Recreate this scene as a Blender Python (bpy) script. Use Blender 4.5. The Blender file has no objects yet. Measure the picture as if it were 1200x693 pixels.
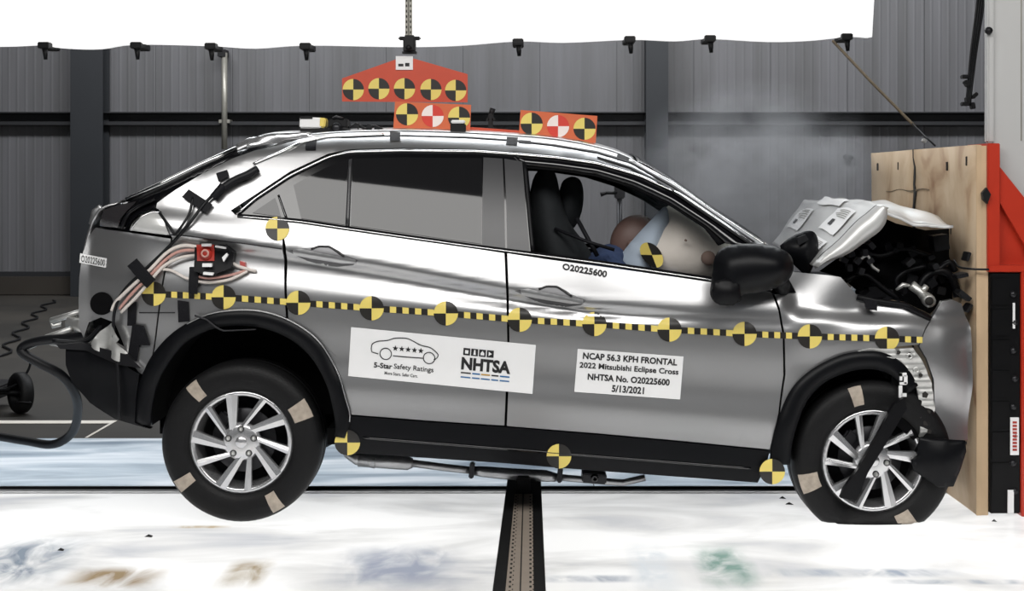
import bpy, bmesh, math, random
import numpy as np
from mathutils import Vector, Matrix
from mathutils.geometry import delaunay_2d_cdt
random.seed(7)
SC = bpy.context.scene
COL = SC.collection

# ------------------------------------------------------------------ camera, world, lights
F, CX, CY, D, H = 1640.0, 624.0, 212.0, 6.0, 1.48      # pinhole measured from the photograph (1200 x 693)
cam_d = bpy.data.cameras.new('camera')
cam = bpy.data.objects.new('camera', cam_d)
COL.objects.link(cam)
cam.location = (0, -D, H)
cam.rotation_euler = (math.pi / 2, 0, 0)
cam_d.sensor_width = 36
cam_d.lens = 36 * F / 1200
cam_d.shift_x = (600 - CX) / 1200
cam_d.shift_y = -(346.5 - CY) / 1200
SC.camera = cam
SC.view_settings.view_transform = 'Standard'
SC.view_settings.look = 'None'
SC.view_settings.gamma = 1
SC.view_settings.exposure = 0.0

world = bpy.data.worlds.new('hall_ambience')
SC.world = world
world.use_nodes = True
wb = world.node_tree.nodes['Background']
wb.inputs[0].default_value = (0.55, 0.58, 0.62, 1)
wb.inputs[1].default_value = 0.16


def area(name, loc, target, sx, sy, power, col=(1, 1, 1)):
    l = bpy.data.lights.new(name, 'AREA')
    l.shape = 'RECTANGLE'; l.size = sx; l.size_y = sy; l.energy = power; l.color = col
    o = bpy.data.objects.new(name, l); COL.objects.link(o)
    o.location = loc
    d = Vector(target) - Vector(loc)
    o.rotation_euler = d.to_track_quat('-Z', 'Y').to_euler()
    return o


area('front_light_bank', (0.0, -3.7, 4.3), (0.0, 0.2, 0.9), 8.0, 1.9, 300, (1, .985, .96))
area('overhead_light_bank', (0.0, 3.3, 4.5), (0.0, 1.9, 0), 6.5, 1.5, 260, (.93, .97, 1))
area('wall_fill_light', (-3.6, 7.2, 6.6), (-3.6, 11.0, 1.5), 6.0, 1.0, 540, (.97, .98, 1))  # unseen fill lamps added to brighten the back wall
area('wall_fill_light', (3.6, 7.2, 6.6), (3.6, 11.0, 1.5), 6.0, 1.0, 540, (.97, .98, 1))
area('pit_lamp', (-1.9, -0.4, -0.9), (-1.9, -0.4, 1), 3.4, 1.6, 50, (1, .99, .97))
area('pit_lamp', (1.9, -0.4, -0.9), (1.9, -0.4, 1), 3.4, 1.6, 50, (1, .99, .97))
area('pit_lamp', (-2.2, 1.4, -0.9), (-2.2, 1.4, 1), 4.0, 1.1, 34, (.94, .97, 1))
area('pit_lamp', (2.2, 1.4, -0.9), (2.2, 1.4, 1), 4.0, 1.1, 34, (.94, .97, 1))


# ------------------------------------------------------------------ materials
def S(r, g, b):
    def c(v):
        v /= 255.0
        return v / 12.92 if v <= .04045 else ((v + .055) / 1.055) ** 2.4
    return (c(r), c(g), c(b), 1)


def mat(name, col, rough=.5, metal=0., coat=0., var=0., scale=8., bump=0., bscale=60., spec=.5, stretch=(1, 1, 1)):
    m = bpy.data.materials.new(name)
    m.use_nodes = True
    nt = m.node_tree
    b = nt.nodes['Principled BSDF']
    b.inputs['Base Color'].default_value = col
    b.inputs['Roughness'].default_value = rough
    b.inputs['Metallic'].default_value = metal
    b.inputs['Coat Weight'].default_value = coat
    b.inputs['Specular IOR Level'].default_value = spec
    tc = nt.nodes.new('ShaderNodeTexCoord')
    mp = nt.nodes.new('ShaderNodeMapping')
    mp.inputs['Scale'].default_value = stretch
    nt.links.new(tc.outputs['Object'], mp.inputs[0])
    if var > 0:
        n = nt.nodes.new('ShaderNodeTexNoise')
        n.inputs['Scale'].default_value = scale
        n.inputs['Detail'].default_value = 5
        nt.links.new(mp.outputs[0], n.inputs['Vector'])
        mx = nt.nodes.new('ShaderNodeMix'); mx.data_type = 'RGBA'
        mx.inputs['A'].default_value = tuple(max(0, c * (1 - var)) for c in col[:3]) + (1,)
        mx.inputs['B'].default_value = tuple(min(1, c * (1 + var)) for c in col[:3]) + (1,)
        nt.links.new(n.outputs['Fac'], mx.inputs['Factor'])
        nt.links.new(mx.outputs['Result'], b.inputs['Base Color'])
    if bump > 0:
        n2 = nt.nodes.new('ShaderNodeTexNoise')
        n2.inputs['Scale'].default_value = bscale
        nt.links.new(mp.outputs[0], n2.inputs['Vector'])
        bp = nt.nodes.new('ShaderNodeBump')
        bp.inputs['Strength'].default_value = bump
        bp.inputs['Distance'].default_value = .01
        nt.links.new(n2.outputs['Fac'], bp.inputs['Height'])
        nt.links.new(bp.outputs[0], b.inputs['Normal'])
    return m


M = {}
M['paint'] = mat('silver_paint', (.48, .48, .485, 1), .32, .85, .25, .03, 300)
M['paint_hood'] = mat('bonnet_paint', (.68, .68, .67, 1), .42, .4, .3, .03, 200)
M['black_plastic'] = mat('black_plastic', (.0045, .0045, .0055, 1), .42, 0, 0, .2, 40, spec=.18)
M['cladding'] = mat('charcoal_cladding', (.0045, .0048, .006, 1), .38, 0, 0, .2, 40, spec=.16)
M['gloss_black'] = mat('gloss_black', (.004, .004, .005, 1), .14, 0, .5, .1, 10)
M['pillar'] = mat('pillar_film', (.035, .035, .038, 1), .32, 0, 0, .08, 20)
M['dark'] = mat('dark_underside', (.003, .003, .0035, 1), .8, 0, 0, .3, 10, spec=.1)
M['rubber'] = mat('tyre_rubber', (.006, .006, .0065, 1), .55, 0, 0, .2, 30, .15, 120, spec=.25)
M['alloy'] = mat('machined_alloy', (.72, .72, .73, 1), .26, .85, 0, .05, 30)
M['alloy_dark'] = mat('dark_alloy', (.03, .03, .033, 1), .35, .6, 0, .1, 30)
M['handle_grey'] = mat('grey_handle_cup', (.16, .16, .165, 1), .35, .5, 0, .06, 30)
M['chrome'] = mat('bright_trim', (.8, .8, .8, 1), .15, 1, 0, .03, 40)
M['steel'] = mat('bare_steel', (.55, .55, .56, 1), .32, .9, 0, .25, 15, .15, 40)
M['zinc'] = mat('zinc_plated', (.62, .62, .6, 1), .4, .7, 0, .2, 25)
M['white'] = mat('white_card', S(240, 240, 240), .6, 0, 0, .02, 10)
M['ink'] = mat('black_ink', (.012, .012, .013, 1), .6, 0, 0, .1, 10)
M['ink_teal'] = mat('blue_ink', S(40, 105, 160), .6, 0, 0, .1, 10)
M['ink_ochre'] = mat('ochre_ink', S(190, 150, 70), .6, 0, 0, .1, 10)
M['yellow'] = mat('target_yellow', S(234, 212, 112), .5, 0, 0, .05, 20)
M['tblack'] = mat('target_black', (.016, .014, .012, 1), .45, 0, 0, .1, 20)
M['twhite'] = mat('target_white', S(246, 232, 226), .5, 0, 0, .04, 20)
M['tred'] = mat('target_red', S(214, 62, 48), .5, 0, 0, .06, 20)
M['orange'] = mat('orange_board', S(214, 104, 62), .5, 0, 0, .08, 12)
M['orange2'] = mat('orange_red_board', S(200, 76, 50), .5, 0, 0, .08, 12)
M['red_steel'] = mat('red_steel_paint', S(184, 48, 24), .38, 0, .2, .12, 6)
M['cell'] = mat('black_load_cell', (.004, .004, .0045, 1), .4, 0, 0, .3, 12, spec=.2)
M['tape'] = mat('black_cloth_tape', (.006, .006, .008, 1), .6, 0, 0, .25, 60, .2, 150, spec=.2)
M['fabric'] = mat('black_seat_fabric', (.008, .010, .012, 1), .85, 0, 0, .25, 50)
M['airbag'] = mat('airbag_cloth', S(205, 198, 190), .8, 0, 0, .06, 9, .2, 30)
M['airbag_blue'] = mat('airbag_blue_cloth', S(158, 170, 184), .8, 0, 0, .1, 9, .2, 30)
M['vent'] = mat('airbag_vent', S(110, 92, 84), .8, 0, 0, .1, 20)
M['skin'] = mat('dummy_vinyl', S(98, 76, 70), .55, 0, 0, .12, 14)
M['blue_cloth'] = mat('dummy_blue_shirt', S(46, 62, 96), .85, 0, 0, .2, 25)
M['wire_white'] = mat('white_wire', S(220, 212, 205), .5, 0, 0, .05, 30)
M['wire_red'] = mat('pink_wire', S(196, 150, 140), .5, 0, 0, .08, 30)
M['wire_dark'] = mat('dark_cable', (.005, .0055, .007, 1), .5, 0, 0, .2, 30, spec=.3)
M['red_box'] = mat('red_connector', S(168, 44, 32), .4, 0, 0, .15, 30)
M['clip'] = mat('black_clip', (.006, .006, .007, 1), .5, 0, 0, .1, 30, spec=.3)
M['galv'] = mat('galvanised_pole', S(150, 148, 140), .45, .5, 0, .12, 25)
M['rope'] = mat('tan_rope', S(104, 90, 70), .8, 0, 0, .2, 60)
M['column'] = mat('column_paint', S(31, 34, 38), .6, 0, 0, .12, 3)
M['girt'] = mat('girt_paint', S(30, 31, 34), .6, 0, 0, .12, 3)
M['curb'] = mat('curb_concrete', S(46, 41, 35), .8, 0, 0, .2, 2)
M['barrier_white'] = mat('pale_barrier_paint', S(184, 184, 183), .6, 0, 0, .03, 3)
M['line'] = mat('floor_line_paint', S(236, 230, 220), .6, 0, 0, .08, 6)
M['rail'] = mat('black_rail', (.012, .012, .013, 1), .4, .3, 0, .2, 10)
M['strip'] = mat('black_felt_strip', (.009, .009, .0095, 1), .7, 0, 0, .25, 20, spec=.2)
M['track'] = mat('perforated_track', S(158, 146, 134), .6, .1, 0, .12, 18)
M['hole'] = mat('dark_hole', (.02, .018, .016, 1), .8, 0, 0, .1, 10)
M['debris'] = mat('black_debris', (.012, .012, .012, 1), .6, 0, 0, .2, 10)
M['tyremark'] = mat('tyre_pale_mark', S(174, 162, 148), .6, 0, 0, .45, 40)  # pale mottled patches on the tyre sidewalls
M['lens'] = mat('pale_lamp_lens', S(206, 206, 204), .2, .2, .6, .08, 18)
M['lens_dark'] = mat('smoked_lamp_lens', (.03, .028, .03, 1), .18, 0, .5, .2, 14)


def glass(name, tint, alpha):
    m = bpy.data.materials.new(name); m.use_nodes = True
    nt = m.node_tree; nt.nodes.clear()
    out = nt.nodes.new('ShaderNodeOutputMaterial')
    mix = nt.nodes.new('ShaderNodeMixShader')
    tr = nt.nodes.new('ShaderNodeBsdfTransparent'); tr.inputs[0].default_value = tint
    gl = nt.nodes.new('ShaderNodeBsdfGlossy'); gl.inputs['Roughness'].default_value = .03
    fr = nt.nodes.new('ShaderNodeFresnel'); fr.inputs[0].default_value = 1.5
    nt.links.new(fr.outputs[0], mix.inputs[0]); nt.links.new(tr.outputs[0], mix.inputs[1])
    nt.links.new(gl.outputs[0], mix.inputs[2]); nt.links.new(mix.outputs[0], out.inputs[0])
    return m


M['screen_glass'] = glass('windscreen_glass', (.8, .85, .85, 1), 1)
M['privacy'] = mat('privacy_glass', (.012, .012, .013, 1), .04, 0, 0, .1, 2, spec=.5)


# plywood, wall sheets, floors
def node(nt, t, **kw):
    n = nt.nodes.new(t)
    for k, v in kw.items():
        if k in n.inputs.keys(): n.inputs[k].default_value = v
        else: setattr(n, k, v)
    return n


def ply():
    m = mat('plywood', S(205, 178, 142), .7)
    nt = m.node_tree; b = nt.nodes['Principled BSDF']
    tc = nt.nodes['Texture Coordinate']
    mp = node(nt, 'ShaderNodeMapping', Scale=(1, 1.4, 1.1)); nt.links.new(tc.outputs['Object'], mp.inputs[0])
    n = node(nt, 'ShaderNodeTexNoise', Scale=2.6, Detail=6., Distortion=.8); nt.links.new(mp.outputs[0], n.inputs['Vector'])
    r = node(nt, 'ShaderNodeValToRGB'); e = r.color_ramp.elements
    e[0].position = .28; e[0].color = S(146, 112, 84); e[1].position = .6; e[1].color = S(200, 178, 150)
    x = e.new(.42); x.color = S(184, 158, 128)
    nt.links.new(n.outputs['Fac'], r.inputs[0]); nt.links.new(r.outputs[0], b.inputs['Base Color'])
    return m


M['ply'] = ply()
M['ply_edge'] = mat('plywood_edge', S(196, 170, 138), .75, 0, 0, .2, 14, 0, 60, .3, (1, 6, .4))


def wallmat():
    m = mat('ribbed_sheet_paint', S(88, 88, 90), .55)
    nt = m.node_tree; b = nt.nodes['Principled BSDF']
    g = node(nt, 'ShaderNodeNewGeometry')
    mp = node(nt, 'ShaderNodeMapping', Scale=(2.5, 1, .15)); nt.links.new(g.outputs['Position'], mp.inputs[0])
    n = node(nt, 'ShaderNodeTexNoise', Scale=2.0, Detail=6.); nt.links.new(mp.outputs[0], n.inputs['Vector'])
    r = node(nt, 'ShaderNodeValToRGB'); e = r.color_ramp.elements
    e[0].position = .3; e[0].color = S(80, 80, 81); e[1].position = .7; e[1].color = S(96, 96, 99)
    nt.links.new(n.outputs['Fac'], r.inputs[0]); nt.links.new(r.outputs[0], b.inputs['Base Color'])
    return m


M['wall'] = wallmat()


def floormat(name, stops, scale, stretch, rough, trans=0., stains_reflections=()):
    m = bpy.data.materials.new(name); m.use_nodes = True
    nt = m.node_tree; b = nt.nodes['Principled BSDF']; out = nt.nodes['Material Output']
    g = node(nt, 'ShaderNodeNewGeometry')
    mp = node(nt, 'ShaderNodeMapping', Scale=stretch); nt.links.new(g.outputs['Position'], mp.inputs[0])
    n = node(nt, 'ShaderNodeTexNoise', Scale=scale, Detail=7., Distortion=.6); nt.links.new(mp.outputs[0], n.inputs['Vector'])
    r = node(nt, 'ShaderNodeValToRGB'); e = r.color_ramp.elements
    e[0].position, e[0].color = stops[0]; e[1].position, e[1].color = stops[-1]
    for p, c in stops[1:-1]:
        x = e.new(p); x.color = c
    nt.links.new(n.outputs['Fac'], r.inputs[0]); nt.links.new(r.outputs[0], b.inputs['Base Color'])
    b.inputs['Roughness'].default_value = rough
    col = r.outputs[0]
    for (sx, sy, hx, hy, c) in stains_reflections:
        # real stains and painted reflections alike: soft-edged rectangles broken up by noise
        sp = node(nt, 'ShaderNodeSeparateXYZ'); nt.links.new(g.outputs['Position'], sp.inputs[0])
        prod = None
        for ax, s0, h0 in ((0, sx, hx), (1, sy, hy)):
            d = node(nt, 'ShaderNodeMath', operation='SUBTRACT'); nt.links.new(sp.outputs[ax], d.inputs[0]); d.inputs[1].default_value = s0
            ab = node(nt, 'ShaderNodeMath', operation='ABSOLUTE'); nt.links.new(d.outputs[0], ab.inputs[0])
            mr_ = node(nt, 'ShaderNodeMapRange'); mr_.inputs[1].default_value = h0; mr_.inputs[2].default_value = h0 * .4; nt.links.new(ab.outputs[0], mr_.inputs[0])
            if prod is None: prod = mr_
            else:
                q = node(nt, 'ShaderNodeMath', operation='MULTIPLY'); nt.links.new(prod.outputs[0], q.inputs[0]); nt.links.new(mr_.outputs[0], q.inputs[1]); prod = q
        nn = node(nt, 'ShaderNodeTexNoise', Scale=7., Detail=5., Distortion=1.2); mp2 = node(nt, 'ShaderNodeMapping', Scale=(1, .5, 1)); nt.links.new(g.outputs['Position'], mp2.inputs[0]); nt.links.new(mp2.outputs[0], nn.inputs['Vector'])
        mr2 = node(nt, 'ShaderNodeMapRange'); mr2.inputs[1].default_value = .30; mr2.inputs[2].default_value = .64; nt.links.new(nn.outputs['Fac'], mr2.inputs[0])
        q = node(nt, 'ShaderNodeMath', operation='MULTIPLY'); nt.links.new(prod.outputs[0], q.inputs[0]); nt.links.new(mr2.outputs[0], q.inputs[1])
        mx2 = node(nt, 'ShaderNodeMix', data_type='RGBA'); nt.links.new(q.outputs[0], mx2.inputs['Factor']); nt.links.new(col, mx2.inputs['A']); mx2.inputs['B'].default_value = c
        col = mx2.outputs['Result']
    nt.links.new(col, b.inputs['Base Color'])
    if trans > 0:
        t = node(nt, 'ShaderNodeBsdfTranslucent'); nt.links.new(col, t.inputs[0])
        mx = node(nt, 'ShaderNodeMixShader'); mx.inputs[0].default_value = trans
        nt.links.new(b.outputs[0], mx.inputs[1]); nt.links.new(t.outputs[0], mx.inputs[2]); nt.links.new(mx.outputs[0], out.inputs[0])
    return m


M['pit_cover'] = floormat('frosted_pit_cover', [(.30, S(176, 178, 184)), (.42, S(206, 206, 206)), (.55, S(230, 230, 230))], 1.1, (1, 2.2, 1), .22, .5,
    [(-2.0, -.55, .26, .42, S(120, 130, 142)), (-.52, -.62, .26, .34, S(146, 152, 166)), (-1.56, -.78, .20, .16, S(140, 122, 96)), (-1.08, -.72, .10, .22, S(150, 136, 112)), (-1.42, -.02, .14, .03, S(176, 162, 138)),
     (.74, -.62, .13, .36, S(120, 146, 138)), (1.25, -.72, .42, .07, S(150, 158, 170)), (.22, -.80, .22, .06, S(160, 166, 176)), (1.6, -.84, .35, .04, S(164, 170, 178)), (.46, -.66, .1, .4, S(196, 202, 208))])  # green stands in for a thing under the cover; some greys are painted reflections
M['pale_floor'] = floormat('pale_scuffed_floor', [(.32, S(132, 146, 160)), (.48, S(186, 198, 208)), (.62, S(226, 232, 238))], 1.3, (.8, 3.4, 1), .3, .5)
M['dark_floor'] = floormat('dark_concrete', [(.3, S(34, 33, 30)), (.6, S(56, 53, 48))], .7, (1, 1, 1), .6)


def softbox_mat():
    m = mat('softbox_cloth', (.9, .9, .9, 1), .8)
    b = m.node_tree.nodes['Principled BSDF']
    b.inputs['Emission Color'].default_value = (1, 1, .99, 1)
    b.inputs['Emission Strength'].default_value = .85
    return m


M['softbox'] = softbox_mat()


# ------------------------------------------------------------------ helpers
def wloc(p):
    v = Vector((0, 0, 0))
    while p is not None:
        v = v + p.location
        p = p.parent
    return v


def link(o, parent=None):
    COL.objects.link(o)
    if parent is not None: o.parent = parent
    return o


def thing(name, label, cat, loc=(0, 0, 0), group=None):
    o = bpy.data.objects.new(name, None)
    o.location = loc; o.empty_display_size = .1
    link(o); o['label'] = label; o['category'] = cat
    if group: o['group'] = group
    return o


def tag(o, label=None, cat=None, group=None, kind=None):
    for k, v in (('label', label), ('category', cat), ('group', group), ('kind', kind)):
        if v: o[k] = v
    return o


def mk(name, verts, faces, mats, parent=None, smooth=True, fm=None, base=None, sharp=None):
    """one mesh object from world-space vertices"""
    off = wloc(parent) if parent is not None else Vector(base or (0, 0, 0))
    me = bpy.data.meshes.new(name)
    me.from_pydata([tuple(Vector(v) - off) for v in verts], [], faces)
    if not isinstance(mats, (list, tuple)): mats = [mats]
    for m in mats: me.materials.append(m)
    for i, p in enumerate(me.polygons):
        p.use_smooth = smooth if isinstance(smooth, bool) else smooth[i]
        if fm: p.material_index = fm[i]
    me.validate(); me.update()
    o = bpy.data.objects.new(name, me)
    if parent is None and base is not None: o.location = base
    return link(o, parent)


class B:
    """collects simple solids into one mesh"""
    def __init__(s): s.v = []; s.f = []; s.m = []; s.s = []
    def add(s, v, f, m=0, sm=False):
        k = len(s.v); s.v += [tuple(x) for x in v]; s.f += [tuple(i + k for i in q) for q in f]
        s.m += [m] * len(f); s.s += [sm] * len(f); return s
    def box(s, x0, x1, y0, y1, z0, z1, m=0, rot=0, bev=0.):
        # chamfered box, optional rotation about Y through its middle
        bm = bmesh.new(); bmesh.ops.create_cube(bm, size=1)
        bmesh.ops.scale(bm, vec=(abs(x1 - x0), abs(y1 - y0), abs(z1 - z0)), verts=bm.verts)
        if bev > 0: bmesh.ops.bevel(bm, geom=bm.edges[:], offset=bev, segments=2, affect='EDGES')
        R = Matrix.Rotation(rot, 3, 'Y'); c = Vector(((x0 + x1) / 2, (y0 + y1) / 2, (z0 + z1) / 2))
        bm.verts.index_update()
        s.add([R @ v.co + c for v in bm.verts], [[v.index for v in f.verts] for f in bm.faces], m); bm.free(); return s
    def tube(s, pts, r, m=0, n=8, cap=True):
        pts = [Vector(p) for p in pts]; rs = r if isinstance(r, (list, tuple)) else [r] * len(pts)
        t0 = (pts[1] - pts[0]).normalized()
        u = t0.orthogonal().normalized(); V = []; Fc = []
        for i, p in enumerate(pts):
            t = (pts[min(i + 1, len(pts) - 1)] - pts[max(i - 1, 0)]).normalized()
            u = (u - t * u.dot(t)).normalized(); w = t.cross(u)
            for k in range(n):
                a = 2 * math.pi * k / n; V.append(p + (u * math.cos(a) + w * math.sin(a)) * rs[i])
        for i in range(len(pts) - 1):
            for k in range(n):
                Fc.append((i * n + k, i * n + (k + 1) % n, (i + 1) * n + (k + 1) % n, (i + 1) * n + k))
        if cap: Fc += [tuple(range(n))[::-1], tuple(range((len(pts) - 1) * n, len(pts) * n))]
        return s.add(V, Fc, m, True)
    def lathe(s, prof, c, m=0, n=48, mi=None):
        """profile of (r, y) spun about the Y axis through c"""
        V = []; Fc = []
        for r, y in prof:
            for k in range(n):
                a = 2 * math.pi * k / n; V.append((c[0] + r * math.cos(a), c[1] + y, c[2] + r * math.sin(a)))
        for i in range(len(prof) - 1):
            for k in range(n): Fc.append((i * n + k, (i + 1) * n + k, (i + 1) * n + (k + 1) % n, i * n + (k + 1) % n))
        return s.add(V, Fc, m, True)
    def prism(s, pts, y0, y1, m=0):
        """(x, z) outline given thickness along Y"""
        n = len(pts)
        V = [(x, y0, z) for x, z in pts] + [(x, y1, z) for x, z in pts]
        return s.add(V, [tuple(range(n))[::-1], tuple(range(n, 2 * n))] + [(i, (i + 1) % n, n + (i + 1) % n, n + i) for i in range(n)], m)
    def build(s, name, mats, parent=None, base=None):
        return mk(name, s.v, s.f, mats, parent, s.s, s.m, base)


def P(px, py, Y):
    return Vector(((px - CX) * (D + Y) / F, Y, H - (py - CY) * (D + Y) / F))


def spline(pts, n=6):
    """Catmull-Rom through points of any dimension"""
    pts = [np.array(p, float) for p in pts]; out = []
    q = [2 * pts[0] - pts[1]] + pts + [2 * pts[-1] - pts[-2]]
    for i in range(1, len(q) - 2):
        p0, p1, p2, p3 = q[i - 1:i + 3]
        for k in range(n):
            t = k / n
            out.append(.5 * (2 * p1 + (p2 - p0) * t + (2 * p0 - 5 * p1 + 4 * p2 - p3) * t * t + (3 * p1 - p0 - 3 * p2 + p3) * t ** 3))
    out.append(pts[-1])
    return out


def interp(x, pts):
    """piecewise linear with linear extrapolation"""
    if x <= pts[0][0]: a, b = pts[0], pts[1]
    elif x >= pts[-1][0]: a, b = pts[-2], pts[-1]
    else:
        for i in range(len(pts) - 1):
            if x <= pts[i + 1][0]:
                a, b = pts[i], pts[i + 1]; break
    return a[1] + (b[1] - a[1]) * (x - a[0]) / (b[0] - a[0])


def smst(a, b, x):
    t = min(1, max(0, (x - a) / (b - a))); return t * t * (3 - 2 * t)


def nom(pts, Y):
    k = (D + Y) / D
    return [(CX + (a - CX) * k, CY + (b - CY) * k) for a, b in pts]


# character lines of the car side, measured on the photograph and brought to the plane of the near flank
L_BELT = nom([(100, 236), (290, 252), (350, 258), (410, 267), (480, 277), (565, 289), (700, 307), (838, 328), (1000, 350)], .058)
L_C1 = nom([(90, 256), (215, 275), (340, 294), (450, 312), (595, 339), (750, 367), (900, 390)], .01)
L_C3 = nom([(90, 338), (180, 345), (262, 348), (350, 355), (522, 368), (697, 381), (872, 391), (1040, 397), (1140, 400)], 0)
L_DB = nom([(90, 462), (408, 487), (590, 500), (900, 528), (1140, 545)], 0)
L_TOP = nom([(95, 262), (147, 233), (275, 173), (300, 163), (350, 157), (400, 154), (470, 153), (550, 156), (600, 159), (680, 168), (720, 178),
             (770, 199), (790, 213), (840, 249), (900, 287), (960, 322)], .34)


def pchip(x, xs, ys):
    n = len(xs)
    if x <= xs[0]: return ys[0]
    if x >= xs[-1]: return ys[-1]
    i = 0
    while x > xs[i + 1]: i += 1
    def sl(j): return (ys[j + 1] - ys[j]) / (xs[j + 1] - xs[j])
    def dv(j):
        if j == 0: return sl(0)
        if j == n - 1: return sl(n - 2)
        a, b = sl(j - 1), sl(j)
        return 0 if a * b <= 0 else 2 * a * b / (a + b)
    h = xs[i + 1] - xs[i]; t = (x - xs[i]) / h; d0, d1 = dv(i) * h, dv(i + 1) * h
    return ys[i] * (2 * t ** 3 - 3 * t * t + 1) + d0 * (t ** 3 - 2 * t * t + t) + ys[i + 1] * (3 * t * t - 2 * t ** 3) + d1 * (t ** 3 - t * t)


def body(X, Z):
    """depth of the car's near flank at (X, Z): crease, waist, tumblehome, plan taper and the crumpled wing"""
    p = CX + F * X / D; q = CY + F * (H - Z) / D
    c3 = interp(p, L_C3); c1 = min(interp(p, L_C1), c3 - 24); c2 = c1 + 10
    belt = min(interp(p, L_BELT), c1 - 20); db = interp(p, L_DB)
    fade = 1 - smst(700, 840, p)
    if q >= belt:
        xs = [belt, c1 - 12, c1, c2 + 2, c3 - 6, c3 + 12, .5 * (c3 + db), db - 34, db - 6, db + 20, db + 46, db + 80]
        ys = [.058, .020, .009, .012 + .028 * fade, .004, .004, .016, .004, .010, .012, .035, .09]
        y = pchip(q, xs, ys)
    else:
        h = (belt - q) / 273.3
        y = .058 + .33 * h + .29 * h * h
        e = q - interp(p, L_TOP)
        if e < 24: y += .11 * ((24 - max(e, -12)) / 24) ** 2
    w = smst(912, 945, p)
    if w > 0:
        yr = 371 + (p - 935) * .06
        yc = pchip(q, [yr - 56, yr - 12, yr + 8, c3 + 4, c3 + 40, db], [.085, .062, .010, .002, .012, .0])
        yc += .010 * math.sin((p - 930) * .055 + q * .06) * smst(yr + 30, yr - 10, q)
        y = y * (1 - w) + yc * w
    r = min(1, max(0, (330 - p) / 240)); y += .09 * r * r
    r = min(1, max(0, (190 - p) / 100)); y += .08 * r * r
    r = min(1, max(0, (p - 930) / 200)); y += .05 * r * r
    r = min(1, max(0, (p - 1105) / 40)); y += .06 * r * r
    return y


def surf(px, py, off=0.):
    Y = 0.05
    for _ in range(9):
        v = P(px, py, Y); Y = .35 * Y + .65 * (body(v.x, v.z) + off)
    return Vector((v.x, Y, v.z))


def resample(pts, step):
    out = []
    n = len(pts)
    for i in range(n):
        a, b = np.array(pts[i]), np.array(pts[(i + 1) % n])
        k = max(1, int(np.linalg.norm(b - a) / step))
        for j in range(k): out.append(a + (b - a) * j / k)
    return out


def inpoly(pts, poly):
    """which of many points lie inside an outline"""
    A = np.asarray(poly, float); Bq = np.roll(A, 1, 0); q = np.asarray(pts, float)
    x, y = q[:, 0:1], q[:, 1:2]
    den = np.where(np.abs(Bq[:, 1] - A[:, 1]) < 1e-12, 1e-12, Bq[:, 1] - A[:, 1])
    hit = ((A[:, 1] > y) != (Bq[:, 1] > y)) & (x < (Bq[:, 0] - A[:, 0]) * (y - A[:, 1]) / den + A[:, 0])
    return hit.sum(1) % 2 == 1


def fill(poly, step, bstep):
    """triangulate an outline with interior points; returns pts, tris, rim edges, distances to the outline"""
    b = resample(poly, bstep); nb = len(b)
    A = np.array(b)
    x0, z0 = A.min(0); x1, z1 = A.max(0); dist = [0.] * nb
    SA = A; d = np.roll(A, -1, 0) - SA; L2 = (d * d).sum(1) + 1e-12
    G = []; i = 0; z = z0 + step * .5
    while z < z1:
        xs = np.arange(x0 + step * (.5 + .5 * (i % 2)), x1, step)
        G.append(np.stack([xs, np.full_like(xs, z)], 1)); z += step * .87; i += 1
    inner = []
    if G:
        G = np.concatenate(G); G = G[inpoly(G, A)] if len(G) else G
        if len(G):
            w = G[:, None, :] - SA[None]
            t = np.clip((w * d).sum(2) / L2, 0, 1)
            dd = np.sqrt(((w - d * t[:, :, None]) ** 2).sum(2).min(1))
            ok = dd > .42 * min(step, bstep * 1.3)
            inner = [tuple(map(float, g)) for g in G[ok]]; dist += [float(v) for v in dd[ok]]
    pts = [Vector((float(a[0]), float(a[1]))) for a in b] + [Vector(a) for a in inner]
    ed = [(k, (k + 1) % nb) for k in range(nb)]
    r = delaunay_2d_cdt(pts, ed, [], 1, 1e-6)
    vs, fs, orig = r[0], r[2], r[3]
    dd = [max([dist[o] for o in og if o < len(dist)] or [0]) for og in orig]
    on = [any(o < nb for o in og) for og in orig]
    C = np.array([[sum(vs[i].x for i in f) / len(f), sum(vs[i].y for i in f) / len(f)] for f in fs])
    tri = [tuple(f) for f, k in zip(fs, inpoly(C, A)) if k]
    cnt = {}
    for f in tri:
        for k in range(len(f)):
            e = (f[k], f[(k + 1) % len(f)]); cnt[e] = cnt.get(e, 0) + 1
    rim = [e for e in cnt if (e[1], e[0]) not in cnt]
    return [(v.x, v.y) for v in vs], tri, rim, dd


def panel(name, pxpoly, m, parent, off=0., thick=.014, step=.022, bstep=.016, shape=None, mirror=False, fn=None):
    """a body panel: outline traced on the flank, filled, bent to the flank's shape, with a folded edge"""
    fn = fn or body
    w = [surf(a, b, off) for a, b in pxpoly]
    pts, tri, rim, dd = fill([(v.x, v.z) for v in w], step, bstep)
    V = [(x, fn(x, z) + off + (shape(x, z, d) if shape else 0), z) for (x, z), d in zip(pts, dd)]
    n = len(V); Fc = [t for t in tri]; sm = [True] * len(Fc)
    # make the outside face the camera
    a, b, c = (Vector(V[i]) for i in Fc[0][:3])
    flip = (b - a).cross(c - a).y > 0
    if flip: Fc = [t[::-1] for t in Fc]; rim = [(j, i) for i, j in rim]
    for i, j in rim:
        k = len(V); a, b = V[i], V[j]
        V += [a, b, (b[0], b[1] + thick, b[2]), (a[0], a[1] + thick, a[2])]
        Fc.append((k + 1, k, k + 3, k + 2)); sm.append(False)
    o = mk(name, V, Fc, m, parent, sm)
    if mirror: mir(o)
    return o


def mir(o):
    """the same part on the far flank"""
    c = o.copy(); link(c, o.parent); c.scale = (1, -1, 1)
    for ch in list(o.children):
        d = ch.copy(); link(d, c)
    return c


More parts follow.
